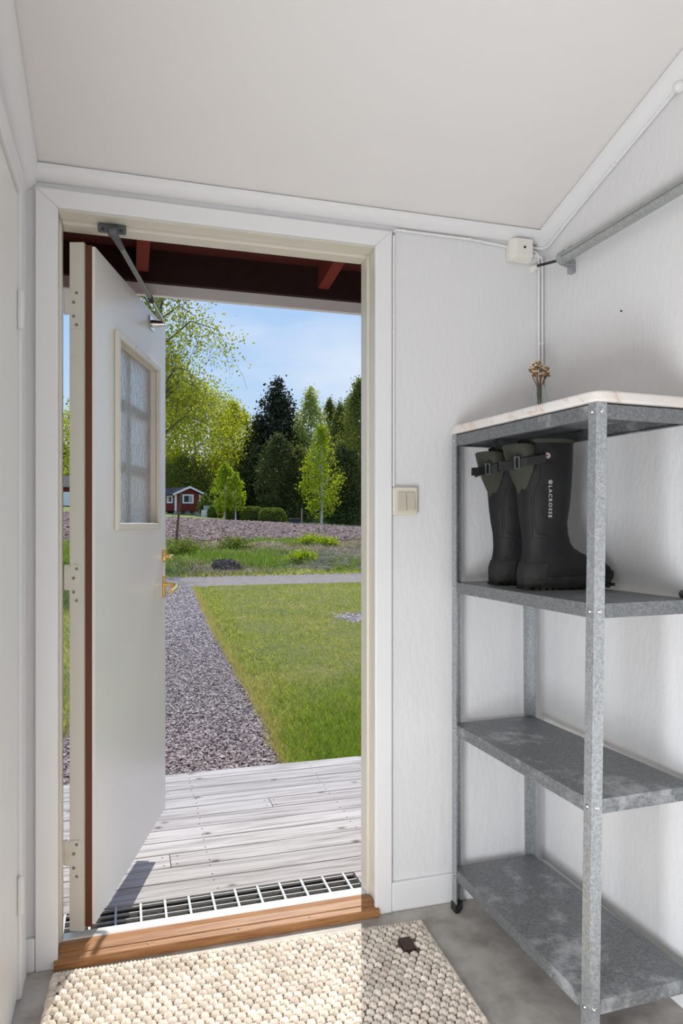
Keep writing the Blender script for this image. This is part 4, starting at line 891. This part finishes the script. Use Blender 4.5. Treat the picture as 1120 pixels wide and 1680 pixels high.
# clipped rounded bushes
for i, (u, vt, d, w_) in enumerate(((353,829,66,13),(388,831,63.5,19),(414,831,62.8,20),(446,833,62,23))):
    x, y = at(u, d); zb = gz(x,y); h = vz(vt,d)-zb; r = w_/1174*d; n = 4200
    p = rng.normal(size=(n,3)); p /= np.linalg.norm(p,axis=1,keepdims=True); p = np.sign(p)*np.abs(p)**.62*rng.uniform(.86,1.02,(n,1)); p[:,2] = np.abs(p[:,2])
    bo = thing('clipped_bush', ['clipped round bush farthest back, behind the yellow trestle','clipped round bush behind the two slim trees','middle clipped round bush of the row','largest clipped round bush, at the fence post end of the row'][i], 'bush', (x,y,zb), group='row of clipped bushes')
    V, F = quads(p*np.array([r,r*.8,h]) + np.array([x,y,zb]), .17, .5); np_obj('foliage', V, F, LF['hedge'], bo)
    core = MB(); core.loft([[(x+r*.86*c_*math.cos(2*PI*k/14), y+r*.68*c_*math.sin(2*PI*k/14), zb-.05+h*.92*s_) for k in range(14)] for c_, s_ in ((.9,0),(1,.25),(1,.55),(.85,.85),(.4,1))]); core.obj('core', mat('hedge_inside', C(.05,.06,.02), .95), bo, smooth=60)

# ------------------------------------------------------------------ red cottage and things beside it
cx0, cy0 = at(288.5, 69); zc0 = gz(cx0, cy0)+.15
vd = Vector((cx0, cy0, 0)).normalized(); rot = math.radians(12)
e1 = Vector((vd.y, -vd.x, 0)); e1 = Matrix.Rotation(rot, 3, 'Z') @ e1; e2 = Vector((-e1.y, e1.x, 0)); e2 = Matrix.Rotation(math.radians(24),3,'Z') @ e2
ct = thing('red_cottage', 'small red cottage with white trim across the field', 'cottage', (cx0, cy0, zc0))
CW, CL, WB = 2.33, 7.0, .10
def CT(p): q = Vector((cx0,cy0,0)) + e1*p[0] + e2*p[1]; return (q.x, q.y, vz(838,69)+p[2])
HW, HR = 1.62, 2.18
w_ = MB(CT); w_.prism([(0,0),(CW,0),(CW,HW),(CW/2,HR),(0,HW)], lambda u,v,h: (u,h,v), 0, CL); w_.obj('wall', REDPAINT, ct)
r_ = MB(CT)
for s in (0,1):
    a = (-.42,HW-.12) if not s else (CW+.42,HW-.12); t = (CW/2,HR+.05)
    r_.prism([a, t, (t[0],t[1]+.10), (a[0],a[1]+.10)], lambda u,v,h: (u,h,v), -.30, CL+.3)
r_.obj('roof', ROOFM, ct)
bg = MB(CT)
for s in (0,1):
    a = (-.46,HW-.16) if not s else (CW+.46,HW-.16); t = (CW/2,HR+.02)
    bg.prism([a, t, (t[0],t[1]+.20), (a[0],a[1]+.18)], lambda u,v,h: (u,h,v), -.36, -.305)
bg.obj('bargeboard', WHITEP, ct)
for x_ in (0, CW): MB(CT).box(x_-.07,x_+.07,-.03,.10,-.02,HW-.02).obj('corner_board', WHITEP, ct)
def win(T, x0, x1, z0, z1, parent, side=False, door=False):
    f_ = MB(T); fw = .13
    P = [(x0,z0),(x0,z1),(x1,z1),(x1,z0),(x0,z0)]; Q = [(x0+fw,z0+fw),(x0+fw,z1-fw),(x1-fw,z1-fw),(x1-fw,z0+fw),(x0+fw,z0+fw)]
    fn = (lambda u,v,h: (-h,u,v)) if side else (lambda u,v,h: (u,-h,v))
    for k in range(4): f_.prism([P[k],P[k+1],Q[k+1],Q[k]], fn, .001, .06)
    fo = f_.obj('door_frame' if door else 'window', WHITEP, parent)
    MB(T).prism([(x0+fw,z0+fw),(x1-fw,z0+fw),(x1-fw,z1-fw),(x0+fw,z1-fw)], fn, .005, .03).obj('pane', WHITEP if door else GLASSD, fo)
    if not door:
        xm = (x0+x1)/2; MB(T).prism([(xm+.06,z0+fw),(x1-fw,z0+fw),(x1-fw,z1-fw),(xm+.06,z1-fw)], fn, .031, .034).obj('curtain', CURTAIN, fo)
win(CT, .62, 1.68, .72, 1.60, ct)
win(CT, .5, 1.4, .75, 1.50, ct, True); win(CT, 2.1, 3.1, .05, 1.55, ct, True, True); win(CT, 4.0, 5.2, .75, 1.50, ct, True)
for x_, y_ in ((.15,.2),(CW-.35,.2),(CW/2,.3),(.15,3),(CW-.35,3)):
    MB(CT).box(x_,x_+.4,y_,y_+.4,-.75,-.001).obj('foundation_block', CONC, ct)
MB(CT).box(-2.0,-.1,1.2,3.6,-.22,-.10).obj('step_platform', CONC, ct)
# outbuilding glimpsed through the hinge gap
ox, oy = at(70, 72); oz = gz(ox, oy); ob = thing('red_outbuilding', 'red outbuilding glimpsed through the gap beside the hinges', 'outbuilding', (ox,oy,oz))
o_ = MB(); o_.prism([(-3.5,-.6),(3.5,-.6),(3.5,1.9),(-3.5,1.9)], lambda u,v,h: (ox+u,oy+h,oz+v), 0, 5); o_.obj('wall', REDPAINT, ob)
MB().prism([(-.3,1.9),(2.5,3.2),(5.3,1.9),(5.3,2.0),(2.5,3.32),(-.3,2.0)], lambda u,v,h: (ox+h,oy+u,oz+v), -3.8, 3.8).obj('roof', ROOFM, ob)
MB().box(ox+1.9,ox+2.9,oy-.06,oy-.001,oz+.1,oz+1.5).obj('door_panel', WHITEP, ob)
# white box, grey tarp heap, yellow trestle
wx, wy = at(335.5, 67); wz = gz(wx, wy); wbx = thing('white_cabinet', 'white box standing beside the cottage', 'box', (wx,wy,wz))
MB().box(wx-.28,wx+.22,wy-.2,wy+.2,wz-.05,wz+.62).obj('body', WHITEP, wbx, bev=.02); MB().box(wx-.05,wx+.45,wy+.21,wy+.6,wz-.05,wz+1.05).obj('rear_box', CONC, wbx, bev=.02)
hx_, hy_ = at(346, 66); hz_ = gz(hx_,hy_); hp_ = MB().loft([[(hx_+(.62*r)*math.cos(2*PI*k/12)*(1+.2*math.sin(3*k)), hy_+.4*r*math.sin(2*PI*k/12), hz_-.05+z) for k in range(12)] for r, z in ((1,0),(.95,.16),(.7,.30),(.25,.36))]).obj('stone_heap', CONC); tag(hp_, 'low grey heap between the white box and the bushes', 'heap')
yx, yy = at(361.5, 64); yz = gz(yx,yy); yt = thing('yellow_trestle', 'yellow wooden trestle under the slim tree', 'trestle', (yx,yy,yz))
for sx2 in (-.22,.22): MB().box(yx+sx2-.03,yx+sx2+.03,yy-.03,yy+.03,yz-.05,yz+.86).obj('leg', YELLOWP, yt)
for z in (.42,.72): MB().box(yx-.34,yx+.34,yy-.05,yy-.031,yz+z,yz+z+.09).obj('rail', YELLOWP, yt)

# ------------------------------------------------------------------ camera, light, sky
cam = bpy.data.cameras.new('camera'); co = bpy.data.objects.new('camera', cam); COL.objects.link(co)
co.location = (0,0,1.136); co.rotation_euler = (PI/2, 0, -math.radians(16.85))
cam.sensor_fit = 'HORIZONTAL'; cam.sensor_width = 36; cam.lens = 1174/1120*36; cam.shift_y = 19/1120; cam.clip_start = .02; cam.clip_end = 500
S.camera = co
az, el = math.radians(18.3), math.radians(49)
sun = bpy.data.lights.new('sun', 'SUN'); so = bpy.data.objects.new('sun', sun); COL.objects.link(so)
sun.energy = 4.2; sun.angle = math.radians(.6); sun.color = (1,.95,.87)
dv = Vector((math.sin(az)*math.cos(el), math.cos(az)*math.cos(el), math.sin(el))); so.rotation_euler = dv.to_track_quat('Z','Y').to_euler(); so.location = dv*30
def area(name, loc, rot, sx, sy, p, col):
    l = bpy.data.lights.new(name, 'AREA'); l.shape = 'RECTANGLE'; l.size = sx; l.size_y = sy; l.energy = p; l.color = col
    o = bpy.data.objects.new(name, l); COL.objects.link(o); o.location = loc; o.rotation_euler = rot
area('added_window_fill', (XL-.02, (WY0+WY1)/2, (WZ0+WZ1)/2), (PI/2,0,-PI/2), .70, .70, 31, (.955,.975,1))  # added fill light in the invented window, brightens the lower shelving wall
pl_ = bpy.data.lights.new('added_fill_lamp', 'POINT'); pl_.energy = 7.5; pl_.shadow_soft_size = .13; pl_.color = (1,.975,.95); po_ = bpy.data.objects.new('added_fill_lamp', pl_); COL.objects.link(po_); po_.location = (.15,-.45,2.42)  # added unseen fill lamp, position guessed, brightens ceiling and walls
W = bpy.data.worlds.new('sky'); S.world = W; W.use_nodes = True; nt = W.node_tree; N, L = nt.nodes, nt.links
bg = N['Background']; tc = N.new('ShaderNodeTexCoord'); sx = N.new('ShaderNodeSeparateXYZ'); L.new(tc.outputs['Generated'], sx.inputs[0])
cr = N.new('ShaderNodeValToRGB'); e = cr.color_ramp.elements
e[0].position = 0; e[0].color = (.66,.80,.95,1); e[1].position = 1; e[1].color = (.16,.34,.78,1)
k = e.new(.17); k.color = (.50,.69,.93,1); k = e.new(.34); k.color = (.33,.55,.91,1)
L.new(sx.outputs[2], cr.inputs[0])
mp = N.new('ShaderNodeMapping'); mp.inputs['Scale'].default_value = (1,1,3.2); mp.inputs['Location'].default_value = (.35,.1,.0); L.new(tc.outputs['Generated'], mp.inputs[0])
nz = N.new('ShaderNodeTexNoise'); nz.inputs['Scale'].default_value = 2.6; nz.inputs['Detail'].default_value = 8; L.new(mp.outputs[0], nz.inputs[0])
mr = N.new('ShaderNodeMapRange'); mr.inputs[1].default_value = .45; mr.inputs[2].default_value = .75; mr.inputs[4].default_value = .85; L.new(nz.outputs['Fac'], mr.inputs[0])
mx = N.new('ShaderNodeMix'); mx.data_type = 'RGBA'; mx.inputs[7].default_value = (.93,.95,1,1); L.new(mr.outputs[0], mx.inputs[0]); L.new(cr.outputs[0], mx.inputs[6]); L.new(mx.outputs[2], bg.inputs[0])
bg.inputs[1].default_value = 1.0
S.view_settings.view_transform = 'Standard'; S.view_settings.look = 'None'; S.view_settings.gamma = 1; S.view_settings.exposure = 0; S.view_settings.use_curve_mapping = False
S.cycles.use_denoising = True; S.cycles.max_bounces = 12; S.cycles.diffuse_bounces = 6; S.cycles.transparent_max_bounces = 16; S.cycles.sample_clamp_indirect = 6
